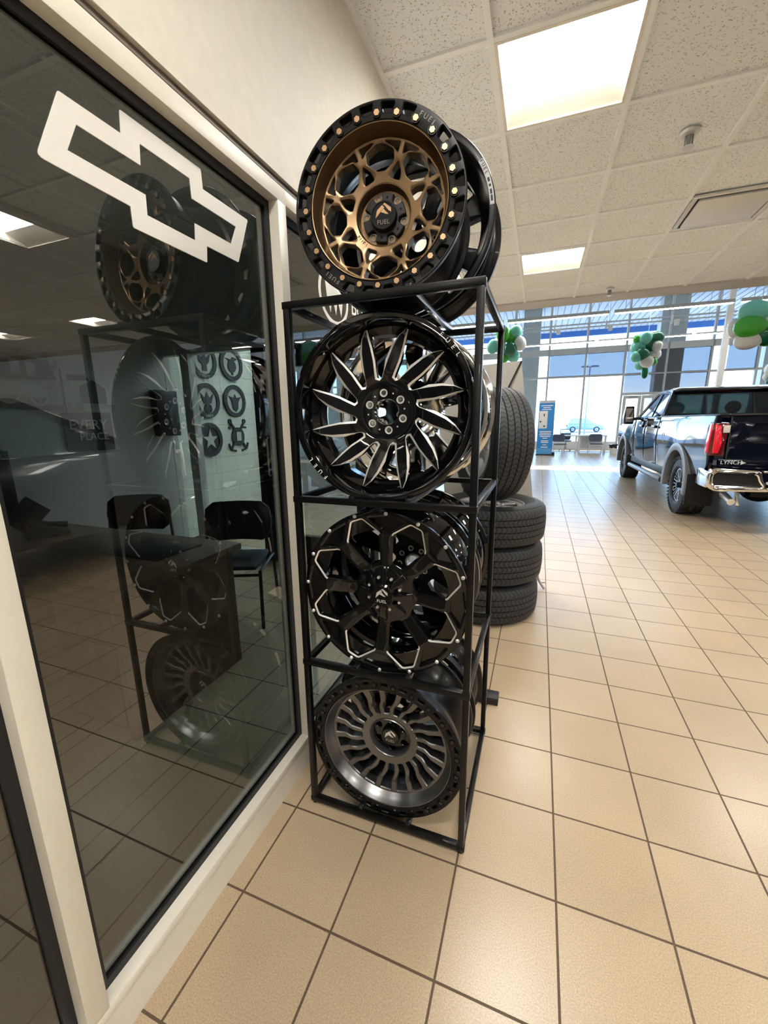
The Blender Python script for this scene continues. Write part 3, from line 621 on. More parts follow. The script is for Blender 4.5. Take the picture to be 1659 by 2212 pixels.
def wheel_gun():
    t = thing('alloy_wheel', 'gunmetal twenty-spoke wheel with bolted black ring, bottom shelf', 'wheel', group='front row wheels on the rack')
    R = .91
    finish('barrel', barrel(R, .82, [(R - .19, .25), (R - .15, .10), (R - .13, .052), (R - .012, .052)]), 'satin', t)
    hs = []
    for k in range(24):
        a = 15 * k; hs.append(rounded([pol(.832, a - 2.6), pol(.832, a + 2.6), pol(.868, a + 2.9), pol(.868, a - 2.9)], .010, 3))
    b, _ = plate(arc(R, 0, 357.5, 143), [arc(.775, 0, 356, 89)] + hs, lambda u, v: max(0, (.84 - math.hypot(u, v)) * .2), lambda u, v: .052, .007, polgrid([.80, .845, .89], 60))
    finish('outer_ring', clean(b), 'satin', t); finish('ring_backing', MB().lathe([(.79, .04), (.90, .04), (.90, .06), (.79, .06)], 72), 'gloss', t)
    for k in range(24):
        x, z = pol(.838, 15 * k + 7.5); finish('bolt', hexb(x, z, .024, -.010, .03, k).merge(MB().lathe([(.025, .004), (.031, -.004), (.036, .004), (.036, .03), (.025, .03)], 20, 'y', (x, 0, z))), 'gloss', t)
    finish('lettering', curved('FUEL', .85, 247, .05, -.001, 4.2, True), 'blktxt', t)
    finish('dish', MB().lathe([(.778, .03), (.772, .012), (.764, .016), (.748, .05), (.722, .10), (.700, .125), (.69, .15), (.70, .22), (.778, .08)], 120), 'gun', t)
    hs = []
    for k in range(20):
        a = 18 * k; lo = []; hi = []
        n_ = k % 2; w = .0 if n_ else .0
        for r, sh, w in ((.350, 4.2, 5.2), (.43, 3.6, 4.9), (.475, 1.8, 5.6), (.52, -1.2, 5.6), (.565, -2.4, 5.4), (.672, -3.0, 5.6)):
            lo.append(pol(r, a + sh - w)); hi.append(pol(r, a + sh + w))
        hs.append(rounded(lo + hi[::-1], .010, 2))
    tab = lerp_tab([(0, .20), (.26, .20), (.33, .18), (.44, .165), (.50, .145), (.57, .15), (.66, .135), (.71, .13)])
    b, c_ = plate(arc(.708, 0, 357, 119), [arc(.245, 0, 354, 59)] + hs, lambda u, v: tab(math.hypot(u, v)), lambda u, v: tab(math.hypot(u, v)) + .10, .010, polgrid([.28, .31, .34, .40, .46, .52, .58, .64, .69], 120))
    finish('spokes', clean(b), 'gun', t)
    finish('hub_recess', MB().lathe([(.256, .20), (.248, .19), (.240, .20), (.232, .30), (.256, .30)], 72), 'gun', t)
    lug = [[(pol(.185, 30 + 60 * k)[0] + .038 * math.cos(j * PI / 8), pol(.185, 30 + 60 * k)[1] + .038 * math.sin(j * PI / 8)) for j in range(16)] for k in range(6)]
    b, _ = plate(arc(.236, 0, 354, 59), lug, lambda u, v: .275, lambda u, v: .33, .006)
    finish('hub_flange', clean(b), 'gloss', t); finish('hub_back', MB().lathe([(.001, .37), (.25, .37), (.25, .40), (.001, .40)], 48), 'gloss', t)
    cap(t, .112, .215, 'gloss', 'silver', 'greytxt')
    place(t, R, 0, .225, -2, 0); return t
wheel_bronze(); wheel_blade(); wheel_rivet(); wheel_gun()

def back_wheel(label, shelf, R, W, mb_, mf, N, r0, r1, hw, depth, y, m_hub='gloss', text=False, lugs=6):
    """second wheel of each pair, standing behind the front one"""
    t = thing('alloy_wheel', label, 'wheel', group='back row wheels on the rack')
    finish('barrel', barrel(R, W), mb_, t)
    hs = [rounded([pol(r0, 360 * k / N - hw * .75), pol(r0, 360 * k / N + hw * .75), pol(r1, 360 * k / N + hw), pol(r1, 360 * k / N - hw)], .03, 3) for k in range(N)]
    ro = R - .09; tab = lerp_tab([(0, depth + .03), (.25, depth + .03), (.4, depth), (ro, depth + .01)])
    b, _ = plate(arc(ro, 0, 357, 119), [arc(.115, 0, 350, 35)] + hs, lambda u, v: tab(math.hypot(u, v)), lambda u, v: tab(math.hypot(u, v)) + .12, .014, polgrid([.18, .25, .32, .40, .50, .60, .70], 72))
    finish('spokes', clean(b), mf, t)
    for k in range(lugs): x, z = pol(.19, 360 * k / lugs + 10); finish('lug_seat', MB().lathe([(.02, depth + .025), (.035, depth + .02), (.04, depth + .04), (.02, depth + .045)], 18, 'y', (x, 0, z)), 'silver', t)
    finish('hub_tube', MB().lathe([(.115, depth + .03), (.11, depth + .02), (.09, depth + .02), (.09, depth + .16), (.115, depth + .16)], 36), m_hub, t)
    if text:
        s = finish('label_strip', clean(plate(arc(R - .012, 4, 32, 30) + arc(R - .056, 32, 4, 30), [], lambda u, v: -.002, lambda u, v: .003, .001)[0]), 'lgrey', t)
        mk = curved('FUEL', R - .034, 27, .042, -.004, 2.6)
        for a0, a1 in ((20, 17.5), (16, 14.5), (13, 10), (9.5, 6)):
            mk.merge(clean(plate(arc(R - .024, a1, a0, 8) + arc(R - .044, a0, a1, 8), [], lambda u, v: -.0035, lambda u, v: 0, .0005)[0]))
        finish('label_print', mk, 'blktxt', s)
    place(t, R, shelf, y, 0); return t
back_wheel('black wheel standing behind the bronze wheel on top of the rack', 3, .90, .66, 'satin', 'satin', 8, .34, .72, 13, .42, 1.10, 'satin', text=True)
back_wheel('polished chrome wheel standing behind the twelve-blade wheel', 2, .905, .80, 'chrome', 'chrome', 10, .36, .74, 9, .22, 1.12, 'chrome')
back_wheel('black wheel standing behind the riveted wheel', 1, .905, .78, 'gloss', 'satin', 8, .33, .74, 12, .20, 1.14, 'silver', lugs=8)
back_wheel('black wheel standing behind the gunmetal wheel', 0, .905, .72, 'satin', 'gloss', 6, .34, .74, 18, .2, 1.16, 'gloss')

# ------------------------------------------------------------------ tyres
def tyre(label, R=1.3, W=.93, rr=.80, name='truck_tyre', group='tyres stacked beside the rack'):
    t = thing(name, label, 'tyre', group=group); w = W / 2
    pr = []; n = 5; edge = w - .115
    for i in range(n):
        a = -edge + 2 * edge * i / n; b = -edge + 2 * edge * (i + 1) / n; g = .012
        cr = lambda y: R - .05 * (y / w) ** 2
        pr += ([(cr(a) - .03, a + g * .3)] if i else []) + [(cr(a), a + g), (cr(b), b - g)] + ([(cr(b) - .03, b - g * .3)] if i < n - 1 else [])
    sh = [(R - .045, -edge - .02), (R - .06, -w + .05)]
    tread = [(R - .07, -edge - .05)] + [(R - .055, -edge - .03)] + pr + [(R - .055, edge + .03), (R - .07, edge + .05)]
    full = [(R - .12, -w + .045)] + tread + [(R - .12, w - .045), (R - .2, w - .06), (R - .2, -w + .06)]
    finish('tread', MB().lathe(full, 128), 'tread', t, angle=25)
    for s in (-1, 1):
        sw = [(R - .10, s * (w - .045)), (R - .16, s * (w - .012)), (R - .24, s * w), (R - .26, s * (w + .006)), (R - .28, s * w), (R - .36, s * (w - .02)), (rr + .03, s * (w - .075)), (rr, s * (w - .09)), (rr, s * (w - .14)), (R - .18, s * (w - .1))]
        finish('sidewall', MB().lathe(sw, 96), 'rub', t)
    al = thing_part('rim', MB().lathe([(rr + .005, -w + .085), (rr - .03, -w + .09), (rr - .06, -w + .2), (rr - .07, w - .09), (rr + .005, w - .085), (rr + .005, w - .12), (rr - .04, .2), (rr - .03, -.2), (rr + .005, -w + .12)], 72), 'alloy', t)
    hs = [rounded([pol(.30, 60 * k - 14), pol(.30, 60 * k + 14), pol(.66, 60 * k + 19), pol(.66, 60 * k - 19)], .05, 3) for k in range(6)]
    tab = lerp_tab([(0, -w + .14), (.28, -w + .14), (.5, -w + .16), (.76, -w + .12)])
    b, _ = plate(arc(.76, 0, 355, 71), hs, lambda u, v: tab(math.hypot(u, v)), lambda u, v: tab(math.hypot(u, v)) + .12, .015, polgrid([.1, .2, .28, .4, .5, .6, .7], 48))
    finish('spokes', clean(b), 'alloy', t)
    h = MB().lathe([(.001, -w + .10), (.11, -w + .10), (.12, -w + .15), (.001, -w + .15)], 32)
    for k in range(6): x, z = pol(.21, 60 * k + 30); h.merge(hexb(x, z, .04, -w + .10, -w + .16))
    finish('hub', h, 'silver', t); return t
def thing_part(name, mb, m, par): return finish(name, mb, m, par)
proto = tyre('tyre standing upright on top of the stack of three, tread turned to the aisle')
SX, SY = -1.53, 6.66
al = rad(60)
proto.location = [c * FT for c in (-1.50, 6.35, 2.84 + 1.305)]; proto.rotation_euler = (rad(-3), 0, -al)
for i, lab in enumerate(('tyre lying flat on the floor, bottom of the stack of three', 'tyre lying flat in the middle of the stack of three', 'tyre lying flat on top of the stack of three, under the upright one')):
    c = copy_thing(proto); c['label'] = lab
    c.location = [q * FT for q in (SX + (-.02, .03, .05)[i], SY + (0, .02, -.03)[i], 0.473 + .944 * i)]; c.rotation_euler = (-PI / 2, 0, 0.6 * i)
# ------------------------------------------------------------------ display panel behind the tyres, information banner
def banner_stand():
    t = thing('banner_stand', 'beige fabric banner stand seen from behind, leaning beside the stacked tyres', 'banner stand', (-1.35, 8.3, 0))
    x0, x1 = -1.15, 1.1; q = MB()
    P = lambda u, z: (u, .10 + .06 * z, z)
    def quad(z): return [(-1.3, .06 + .07 * z, z), (.33 + .13 * (6.25 - z) / 1.0, .06 + .07 * z, z)]
    q.loft([[(-1.4, .05, .25), (1.15, .05, .25), (1.15, .07, .25), (-1.4, .07, .25)], [(-2.0, .0, 6.1), (.33, .0, 6.22), (.33, .02, 6.22), (-2.0, .02, 6.1)]])
    finish('fabric_panel', q, 'panel', t)
    finish('pole', MB().tube([(.33, -.06, 6.2), (-1.0, -.30, 3.2), (-1.1, -.3, .1)], .022, 8), 'plastic', t)
    finish('foot', MB().tube([(1.10, .03, .3), (1.18, .0, .16), (1.30, -.1, .03)], .035, 8).tube([(1.18, .0, .16), (1.33, .1, .14)], .02, 8), 'grey', t)
    finish('foot', MB().tube([(-1.1, -.3, .1), (-1.15, -.45, .03)], .03, 8), 'grey', t)
banner_stand()
props(finish('floor_block', MB().box((-1.35, 2.75, 0), (-.82, 2.98, .13)), 'plastic', None, .01), 'small black block on the floor just behind the rack, right side', 'floor block')

def info_banner():
    t = thing('info_banner', 'tall narrow blue roll-up banner with white print standing by the far windows', 'banner', (.26, 57, 0), (0, 0, rad(-4)))
    finish('print_panel', MB().box((-1.0, -.03, .15), (1.0, .03, 7.0)), 'blue', t)
    finish('header', MB().box((-1.0, -.035, 6.95), (1.0, .035, 7.28)), 'lgrey', t)
    finish('header_marks', MB().box((-.9, -.045, 7.09), (.1, -.035, 7.14)).box((.25, -.045, 7.09), (.9, -.035, 7.14)), 'grey', t)
    finish('base', MB().box((-1.05, -.35, 0), (1.05, .35, .15)).box((1.0, -.4, 0), (1.35, .3, .45)), 'plastic', t, .02)
    finish('card', MB().box((-.9, -.05, 3.6), (.15, -.03, 5.9)), 'white', t, .02)
    tx = MB()
    for i, (w, z) in enumerate(((1.5, 6.6), (.9, 6.35), (1.2, 6.1), (1.5, 3.2), (1.4, 2.98), (1.5, 2.76), (1.3, 2.54), (.6, 2.3), (.9, 1.95), (.95, 1.75), (.5, 1.4), (.9, 1.1))):
        tx.box((-w / 2, -.04, z - .05), (w / 2, -.03, z + .05))
    finish('print_lines', tx, 'whitetxt', t)
    finish('card_marks', MB().box((-.35, -.06, 5.2), (-.22, -.05, 5.55)).box((-.3, -.06, 3.8), (-.1, -.05, 4.0)).box((-.8, -.06, 4.4), (-.6, -.05, 4.6)), 'plastic', t)
    finish('lower_panel', MB().box((-1.0, -.034, .16), (1.0, -.031, .95)), 'bluel', t)
info_banner()

# ------------------------------------------------------------------ furniture by the far windows
def side_chair(name, label, loc, rz, seat='navyseat', frame='lgrey', group=None, cat='chair'):
    t = thing(name, label, cat, loc, (0, 0, rz), group)
    sh = lambda y: MB()
    finish('seat', MB().loft([[(-.78, -.8, 1.42), (.78, -.8, 1.42), (.78, -.8, 1.52), (-.78, -.8, 1.52)], [(-.82, 0, 1.40), (.82, 0, 1.40), (.82, 0, 1.50), (-.82, 0, 1.50)], [(-.75, .75, 1.36), (.75, .75, 1.36), (.75, .75, 1.46), (-.75, .75, 1.46)]]), seat, t, .04)
    rings = []
    for z, w, y in ((1.72, .62, .78), (1.85, .80, .82), (2.2, .86, .88), (2.55, .82, .92), (2.72, .62, .94)):
        r = [(-w, y - .12, z), (-w * .5, y - .02, z), (0, y + .02, z), (w * .5, y - .02, z), (w, y - .12, z)]; rings.append(r + [(x, yy + .07, zz) for x, yy, zz in r[::-1]])
    finish('backrest', MB().loft(rings), seat, t, .02)
    for s in (-1, 1):
        finish('leg', MB().tube([(s * .86, -.85, 0), (s * .86, -.75, 1.38), (s * .86, .7, 1.34)], .042, 8), frame, t)
        finish('leg', MB().tube([(s * .86, .95, 0), (s * .86, .70, 1.34), (s * .80, .80, 2.1)], .042, 8), frame, t)
    finish('stretcher', MB().tube([(-.86, -.78, 1.30), (.86, -.78, 1.30)], .035, 8).tube([(-.86, .72, 1.30), (.86, .72, 1.30)], .035, 8), frame, t)
    return t
side_chair('side_chair', 'dark blue side chair with grey frame under the far window, beside the bin', (6.9, 60.2, 0), 0, group='far side chairs')
side_chair('side_chair', 'dark blue side chair half hidden by the blue banner', (2.2, 58.8, 0), rad(8), group='far side chairs')
def office_chair():
    t = thing('office_chair', 'dark task chair with mesh back on a wheeled star base, at the far table', 'office chair', (3.4, 66, 0), (0, 0, rad(170)))
    finish('seat', MB().ell((0, 0, 1.55), (.85, .85, .14), 24, 10), 'navyseat', t)
    finish('backrest', MB().loft([[(-.62, .8, 1.75), (.62, .8, 1.75), (.62, .86, 1.75), (-.62, .86, 1.75)], [(-.78, .86, 2.3), (.78, .86, 2.3), (.78, .92, 2.3), (-.78, .92, 2.3)], [(-.7, .95, 2.75), (.7, .95, 2.75), (.7, 1.0, 2.75), (-.7, 1.0, 2.75)]]), 'navyseat', t, .03)
    fr = MB().tube([(-.72, .95, 2.7), (-.7, 1.0, 3.3), (.7, 1.0, 3.3), (.72, .95, 2.7)], .045, 8); finish('back_frame', fr, 'plastic', t)
    finish('column', MB().tube([(0, 0, .3), (0, 0, 1.45)], .07, 10), 'grey', t)
    for k in range(5):
        a = 2 * PI * k / 5; l = finish('star_leg', MB().bar((0, 0, .33), (.85 * math.cos(a), .85 * math.sin(a), .2), .09), 'grey', t); finish('caster', MB().lathe([(.001, -.04), (.09, -.04), (.09, .04), (.001, .04)], 12, 'x', (.85 * math.cos(a), .85 * math.sin(a), .09)), 'plastic', l)
office_chair()
def far_table():
    t = thing('table', 'long white table with thick legs below the far windows', 'table', (4.9, 63.2, 0))
    finish('tabletop', MB().box((-3.6, -1.2, 2.4), (3.6, 1.2, 2.52)), 'white', t, .02)
    for x in (-2.2, -.45, .0, 3.3): finish('leg', MB().box((x, -1.0, 0), (x + .22, -.8, 2.4)), 'white', t)
    finish('modesty_panel', MB().box((.3, .8, .5), (3.2, .9, 2.4)), 'white', t)
far_table()
def bin_():
    t = thing('waste_bin', 'small white waste bin with black liner beside the far side chair', 'waste bin', (9.3, 61.2, 0))
    finish('bucket', MB().lathe([(.001, 0), (.40, 0), (.50, 1.0), (.46, 1.0), (.37, .05), (.001, .05)], 24, 'z'), 'white', t)
    random.seed(5); finish('liner', MB().loft([[((.47 + .1 * q + random.uniform(-.06, .06)) * math.cos(2 * PI * j / 20), (.47 + .1 * q + random.uniform(-.06, .06)) * math.sin(2 * PI * j / 20), .8 + .22 * q + random.uniform(-.05, .05)) for j in range(20)] for q in (0, .5, 1, 1.6, 2.4)]), 'bag', t)
bin_()

# ------------------------------------------------------------------ balloons
B2=[(7.57,39.74,11.52,.54,.56,'m'),(8.43,40.04,11.55,.65,.5,'d'),(7.01,39.87,11.51,.36,.36,'g'),(7.2,40.1,10.85,.64,.56,'m'),(8.04,40.13,10.96,.6,.56,'d'),(7.43,39.57,10.2,.58,.53,'d'),(7.03,39.51,10.02,.49,.47,'m'),(8.43,40.34,10.24,.6,.52,'w'),(8.53,39.76,10.79,.41,.46,'w'),(7.89,39.73,9.59,.53,.53,'w'),(7.54,40.5,9.46,.44,.48,'m'),(8.42,39.97,9.59,.31,.33,'g'),(7.96,40.34,8.78,.27,.58,'f')]
B3=[(8.63,21.98,9.52,.66,.54,'m'),(9.18,22.14,9.27,.5,.53,'w'),(8.42,21.65,8.85,.64,.46,'g'),(9.15,22.13,8.59,.59,.54,'d'),(8.2,22.37,8.95,.43,.47,'w'),(8.56,22.02,8.31,.56,.43,'w'),(9.3,22.24,8.27,.45,.26,'g'),(9.45,22.17,8.79,.52,.52,'m')]
B1=[(-4.33,39.56,12.74,.66,.73,'g'),(-3.65,40.26,12.62,.61,.71,'g'),(-3.25,40.09,12.98,.65,.59,'m'),(-2.78,39.8,11.84,.59,.66,'w'),(-3.61,39.53,11.34,.64,.67,'d'),(-4.77,40.37,11.95,.69,.71,'w'),(-5.31,39.97,11.76,.52,.67,'m'),(-4.29,40.22,10.84,.55,.67,'g'),(-3.36,40.38,10.81,.61,.56,'m')]
B4=[(16.9,40.21,8.54,.5,.5,'w'),(16.9,40.42,8.0,.45,.4,'w'),(17.0,39.89,7.6,.5,.45,'d'),(17.5,40.1,8.3,.5,.5,'m')]
CN = {'m': ('mint', 'bal_m'), 'd': ('dark green', 'bal_d'), 'g': ('bright green', 'bal_g'), 'w': ('white', 'bal_w'), 'f': ('green foil', 'bal_f')}
def bunch(items, label, top):
    cx, cy, cz = [sum(b[i] for b in items) / len(items) for i in range(3)]
    t = thing('balloon_bunch', label, 'balloons', (cx, cy, cz), group='balloon bunches hanging in the tall hall')
    finish('ribbon', MB().tube([(0, 0, 0), (0, 0, top - cz)], .015, 6), 'ribbon', t)
    for x, y, z, rx, rz, k in items:
        d = Vector((x - cx, y - cy, z - cz)); n_ = d.normalized()
        m = MB(); ax = Vector((1, 0, 0)) if rx >= rz else Vector((0, 0, 1))
        a, b = max(rx, rz), min(rx, rz); nu, nv = 24, 16; ref = -d if d.length > .1 else Vector((0, 0, -1)); sgn = 1 if ref.dot(ax) > 0 else -1
        e1 = Vector((0, 1, 0)); e2 = ax.cross(e1); vs_ = []; fs_ = []
        for i in range(nv + 1):
            th = PI * i / nv; s = math.cos(th); rr = math.sin(th) * b * (1 - .12 * s)
            for j in range(nu): p = ax * (sgn * s * a * (1.06 if s > 0 else 1)) + e1 * rr * math.cos(2 * PI * j / nu) + e2 * rr * math.sin(2 * PI * j / nu); vs_.append(d + p)
        for i in range(nv):
            for j in range(nu): fs_.append((i * nu + j, (i + 1) * nu + j, (i + 1) * nu + (j + 1) % nu, i * nu + (j + 1) % nu))
        m.add(vs_, fs_); o = finish('balloon', m, CN[k][1], t, angle=60); o['label'] = CN[k][0] + ' balloon'
        kn = d + ax * (sgn * a * 1.06); finish('knot', MB().lathe([(.001, -.03), (.05, -.05), (.02, .04), (.001, .04)], 8, 'z', tuple(kn)), CN[k][1], o)
bunch(B1, 'green and white balloon bunch seen past the top right corner of the rack', 13.75); bunch(B2, 'middle balloon bunch with a green foil balloon hanging from its bottom', 13.75)
bunch(B3, 'largest nearest balloon bunch above the truck at the right edge', 26); bunch(B4, 'small balloon bunch just showing at the right edge behind the truck roof', 13.75)

# ------------------------------------------------------------------ outdoors
def suv():
    t = thing('parked_car', 'pale blue car parked outside beyond the far windows', 'car', (16.4, 185, -.25)); L = 6.9
    body = [(-L, 1.2), (-L + .1, 2.6), (-L + .5, 3.1), (L - 3.0, 3.2), (L - .4, 2.7), (L, 2.2), (L - .05, 1.0)]
    finish('body', MB().prism(body, lambda u, v, d: (u, d, v), -3, 3), 'silverpaint', t, .12)
    cab = [(-L + .6, 3.1), (-L + 1.7, 5.3), (-L + 3, 5.6), (L - 6, 5.5), (L - 3.2, 3.2)]; finish('cabin', MB().prism(cab, lambda u, v, d: (u, d * (1 - .05 * (v - 3)), v), -2.8, 2.8), 'silverpaint', t, .1)
    for w_ in ([(-L + 1.3, 3.35), (-L + 2, 5.1), (-L + 4.6, 5.25), (-L + 4.6, 3.35)], [(-L + 4.9, 3.35), (-L + 4.9, 5.25), (L - 6, 5.15), (L - 4, 3.35)]): finish('window', MB().prism(w_, lambda u, v, d: (u, d, v), -2.84, -2.75), 'colm', t)
    for x in (-L + 2.5, L - 2.6): w_ = finish('wheel', MB().lathe([(.001, -.2), (.7, -.25), (1.1, -.2), (1.15, .5), (.001, .5)], 28, 'y', (x, -2.9, 1.15)), 'rub', t); finish('hubcap', MB().lathe([(.001, -.3), (.7, -.28), (.001, -.2)], 20, 'y', (x, -2.9, 1.15)), 'alloy', w_)
    finish('tail_lamp', MB().box((-L - .02, -3.02, 2.3), (-L + .35, -2.6, 3.0)), 'tail', t, .04)
suv()
t = thing('lamp_post', 'double-headed parking lot lamp post outside the far windows', 'lamp post', (14.35, 160, -.25)); finish('pole', MB().tube([(0, 0, 0), (0, 0, 22.6)], [.28, .2], 10), 'grey', t)
finish('lamp_head', MB().box((-2.7, -.5, 22.6), (-.4, .5, 23.1)), 'grey', t, .05); finish('lamp_head', MB().box((.4, -.5, 22.6), (2.7, .5, 23.1)), 'grey', t, .05); finish('arm', MB().bar((-.6, 0, 22.7), (.6, 0, 22.7), .15), 'grey', t)

# ------------------------------------------------------------------ pickup truck
def truck():
    X0, X1, XC = 6.18, 12.92, 9.55; ORY = 17.0
    t = thing('pickup_truck', 'black crew cab pickup truck parked on the showroom floor, seen from its left rear', 'pickup truck', (XC, ORY, 0))
    H = X1 - XC
    RAX, FAX, WR = 20.9 - ORY, 35.3 - ORY, 1.42
    def arch(c, r, a0, a1, n=22): return [(c + r * math.cos(rad(a0 + (a1 - a0) * i / n)), 1.55 + r * math.sin(rad(a0 + (a1 - a0) * i / n))) for i in range(n + 1)]
    def side_depth(u, v): # body side bulges: distance outwards
        z = v; s = .10 * math.exp(-((z - 3.6) / .9) ** 2) - .10 * max(0, (z - 4.2)) ** 1.5 - .06 * max(0, 2.6 - z)
        for c in (RAX, FAX): s += .06 * math.exp(-((u - c) / 1.6) ** 2) * math.exp(-((z - 3.3) / .9) ** 2)
        return s
    gp = [(u, v) for u in np.arange(-.1, 21.4, .32) for v in np.arange(1.7, 4.9, .22)]
    bed = [(.02, 2.9), (.0, 4.82), (8.28, 4.80), (8.28, 2.05)] + [(RAX + 1.75, 2.0)] + arch(RAX, 1.72, 15, 165) + [(RAX - 1.75, 2.2), (.6, 2.3)]
    door1 = [(8.32, 2.0), (8.32, 4.80), (11.6, 4.80), (11.6, 1.85)]; door2 = [(11.64, 1.85), (11.64, 4.80), (14.9, 4.74), (14.9, 1.9)]
    fend = [(14.94, 1.95), (14.94, 4.72), (19.5, 4.45), (21.3, 4.05), (21.5, 2.2), (FAX + 1.75, 2.1)] + arch(FAX, 1.72, 15, 165) + [(FAX - 1.75, 1.95)]
    for s in (-1, 1):
        fn = lambda u, v, d, s=s: (s * (H - .0 + side_depth(u, v) - d), u, v)
        for nm, pl in (('bed_side', bed), ('rear_door', door1), ('front_door', door2), ('front_fender', fend)):
            b, _ = plate(pl, [], lambda u, v: 0, lambda u, v: .18, .02, gp, fn); finish(nm, clean(b), 'paint', t)
        # flares, lamps, steps, mirrors
        for c in (RAX, FAX):
            f = MB(); rings = []
            for i in range(27):
                a = rad(-12 + 204 * i / 26); e_ = Vector((0, math.cos(a), math.sin(a))); o_ = Vector((0, c, 1.55)); x = s * (H + .12)
                z_ = o_ + e_ * 1.62; w_ = o_ + e_ * 1.98
                fix = lambda p: (p.x, p.y, max(p.z, 1.2))
                rings.append([fix(z_ + Vector((s * (H + .20), 0, 0))), fix(w_ + Vector((s * (H + .20), 0, 0))), fix(w_ + Vector((s * (H - .1), 0, 0))), fix(z_ + Vector((s * (H - .25), 0, 0)))])
            finish('wheel_flare', f.loft(rings), 'flare', t, .02)
            finish('wheel_well', MB().loft([[(s * (H - .1), c + 1.66 * math.cos(rad(a)), 1.55 + 1.66 * math.sin(rad(a))) for a in range(-5, 186, 10)], [(s * (H - 1.6), c + 1.66 * math.cos(rad(a)), 1.55 + 1.66 * math.sin(rad(a))) for a in range(-5, 186, 10)]], caps=False, closed=False), 'matte', t)
        lamp = [(.0, 3.2), (-.02, 4.5), (.42, 4.55), (.50, 4.3), (.46, 3.5), (.30, 3.2)]
        l = finish('tail_lamp', MB().prism([(u, v) for u, v in lamp], lambda u, v, d: (s * (H + .03 + side_depth(u, v) - d), u - .03, v), -.02, .52), 'redark', t, .03)
        finish('lamp_bar', MB().prism([(.02, 3.3), (.0, 4.45), (.18, 4.45), (.24, 4.1), (.22, 3.7), (.26, 3.3)], lambda u, v, d: (s * (H + .06 + side_depth(u, v) - d), u - .03, v), -.02, .12), 'redlamp', l, .02)
        finish('lamp_bar', MB().loft([[(s * (H - .02), -.06, 3.3), (s * (H - .22), -.07, 3.3), (s * (H - .30), -.07, 3.75), (s * (H - .18), -.07, 4.4), (s * (H - .0), -.06, 4.45)], [(s * (H - .02), -.0, 3.3), (s * (H - .22), -.0, 3.3), (s * (H - .30), -.0, 3.75), (s * (H - .18), -.0, 4.4), (s * (H - .0), -.0, 4.45)]]), 'redlamp', l, .01)
        finish('reverse_lamp', MB().box((s * (H - .28), -.08, 4.12), (s * (H - .5), -.0, 4.42)), 'clearlamp', l, .015)
        finish('side_step', MB().tube([(s * (H + .05), 6.4, 1.35), (s * (H + .18), 6.8, 1.42), (s * (H + .18), 14.6, 1.42), (s * (H + .05), 15, 1.35)], .15, 12), 'flare', t)
        finish('rocker_panel', MB().box((s * (H - .2), 6.0, 1.6), (s * (H - .02), 15.4, 2.05)), 'matte', t, .04)
        finish('mud_flap', MB().box((s * (H - .95), RAX - 1.98, .75), (s * (H + .12), RAX - 1.90, 2.2)), 'matte', t, .01)
        finish('mud_flap', MB().box((s * (H - .95), FAX - 1.98, .8), (s * (H + .10), FAX - 1.90, 2.0)), 'matte', t, .01)
        mir = finish('door_mirror', MB().loft([[(s * (H + .35), 14.0, 4.35), (s * (H + .95), 13.95, 4.35), (s * (H + .95), 14.45, 4.35), (s * (H + .35), 14.5, 4.35)], [(s * (H + .32), 14.0, 4.9), (s * (H + 1.0), 13.95, 4.9), (s * (H + 1.0), 14.5, 4.9), (s * (H + .32), 14.5, 4.9)], [(s * (H + .38), 14.0, 5.6), (s * (H + .92), 13.95, 5.6), (s * (H + .9), 14.4, 5.6), (s * (H + .38), 14.4, 5.6)]]), 'paint', t, .06)
        finish('mirror_glass', MB().box((s * (H + .42), 13.92, 4.5), (s * (H + .9), 13.97, 5.45)), 'chrome', mir); finish('mirror_arm', MB().bar((s * (H - .15), 14.3, 4.75), (s * (H + .5), 14.25, 4.7), .2), 'plastic', mir)
        # greenhouse side: pillars and glass
        W0, W1 = H - .12, H - .70
        def gs(u, z, d, s=s): k = (z - 4.75) / 1.65; return (s * (W0 + (W1 - W0) * k - d), u, z)
        side = [(8.45, 4.72), (9.2, 6.32), (9.6, 6.42), (12.6, 6.44), (15.6, 4.72)]
        wl = [rounded([(8.95, 4.86), (9.55, 6.12), (11.35, 6.24), (11.35, 4.86)], .12, 3), rounded([(11.6, 4.86), (11.6, 6.24), (12.35, 6.22), (14.85, 4.86)], .12, 3)]
        b, _ = plate(side, wl, lambda u, v: 0, lambda u, v: .14, .02, (), gs); finish('window_frame', clean(b), 'paint', t)
        for w_ in wl: finish('side_window', MB().prism(offset(ccw(w_), .02), gs, .05, .08), 'carglass', t)
        finish('window_trim', MB().tube([gs(8.6, 4.80, -.03), gs(15.4, 4.78, -.03)], .03, 6).tube([gs(8.75, 4.85, -.02), gs(9.4, 6.25, -.02), gs(9.8, 6.36, -.02), gs(12.5, 6.36, -.02), gs(15.2, 4.85, -.02)], .025, 6), 'chrome', t)
        for y in (8.75, 12.1): finish('door_handle', MB().box((s * (H + .06), y, 4.15), (s * (H + .19), y + .75, 4.32)), 'paint', t, .03)
    fc = finish('fuel_cap_ring', MB().lathe([(.22, 0), (.235, 0), (.235, .02), (.22, .02)], 24, 'x', (-H - .11, 6.9, 3.7)), 'chrome', t)
    # roof, rear window, tailgate, bumper
    rx = H - .70
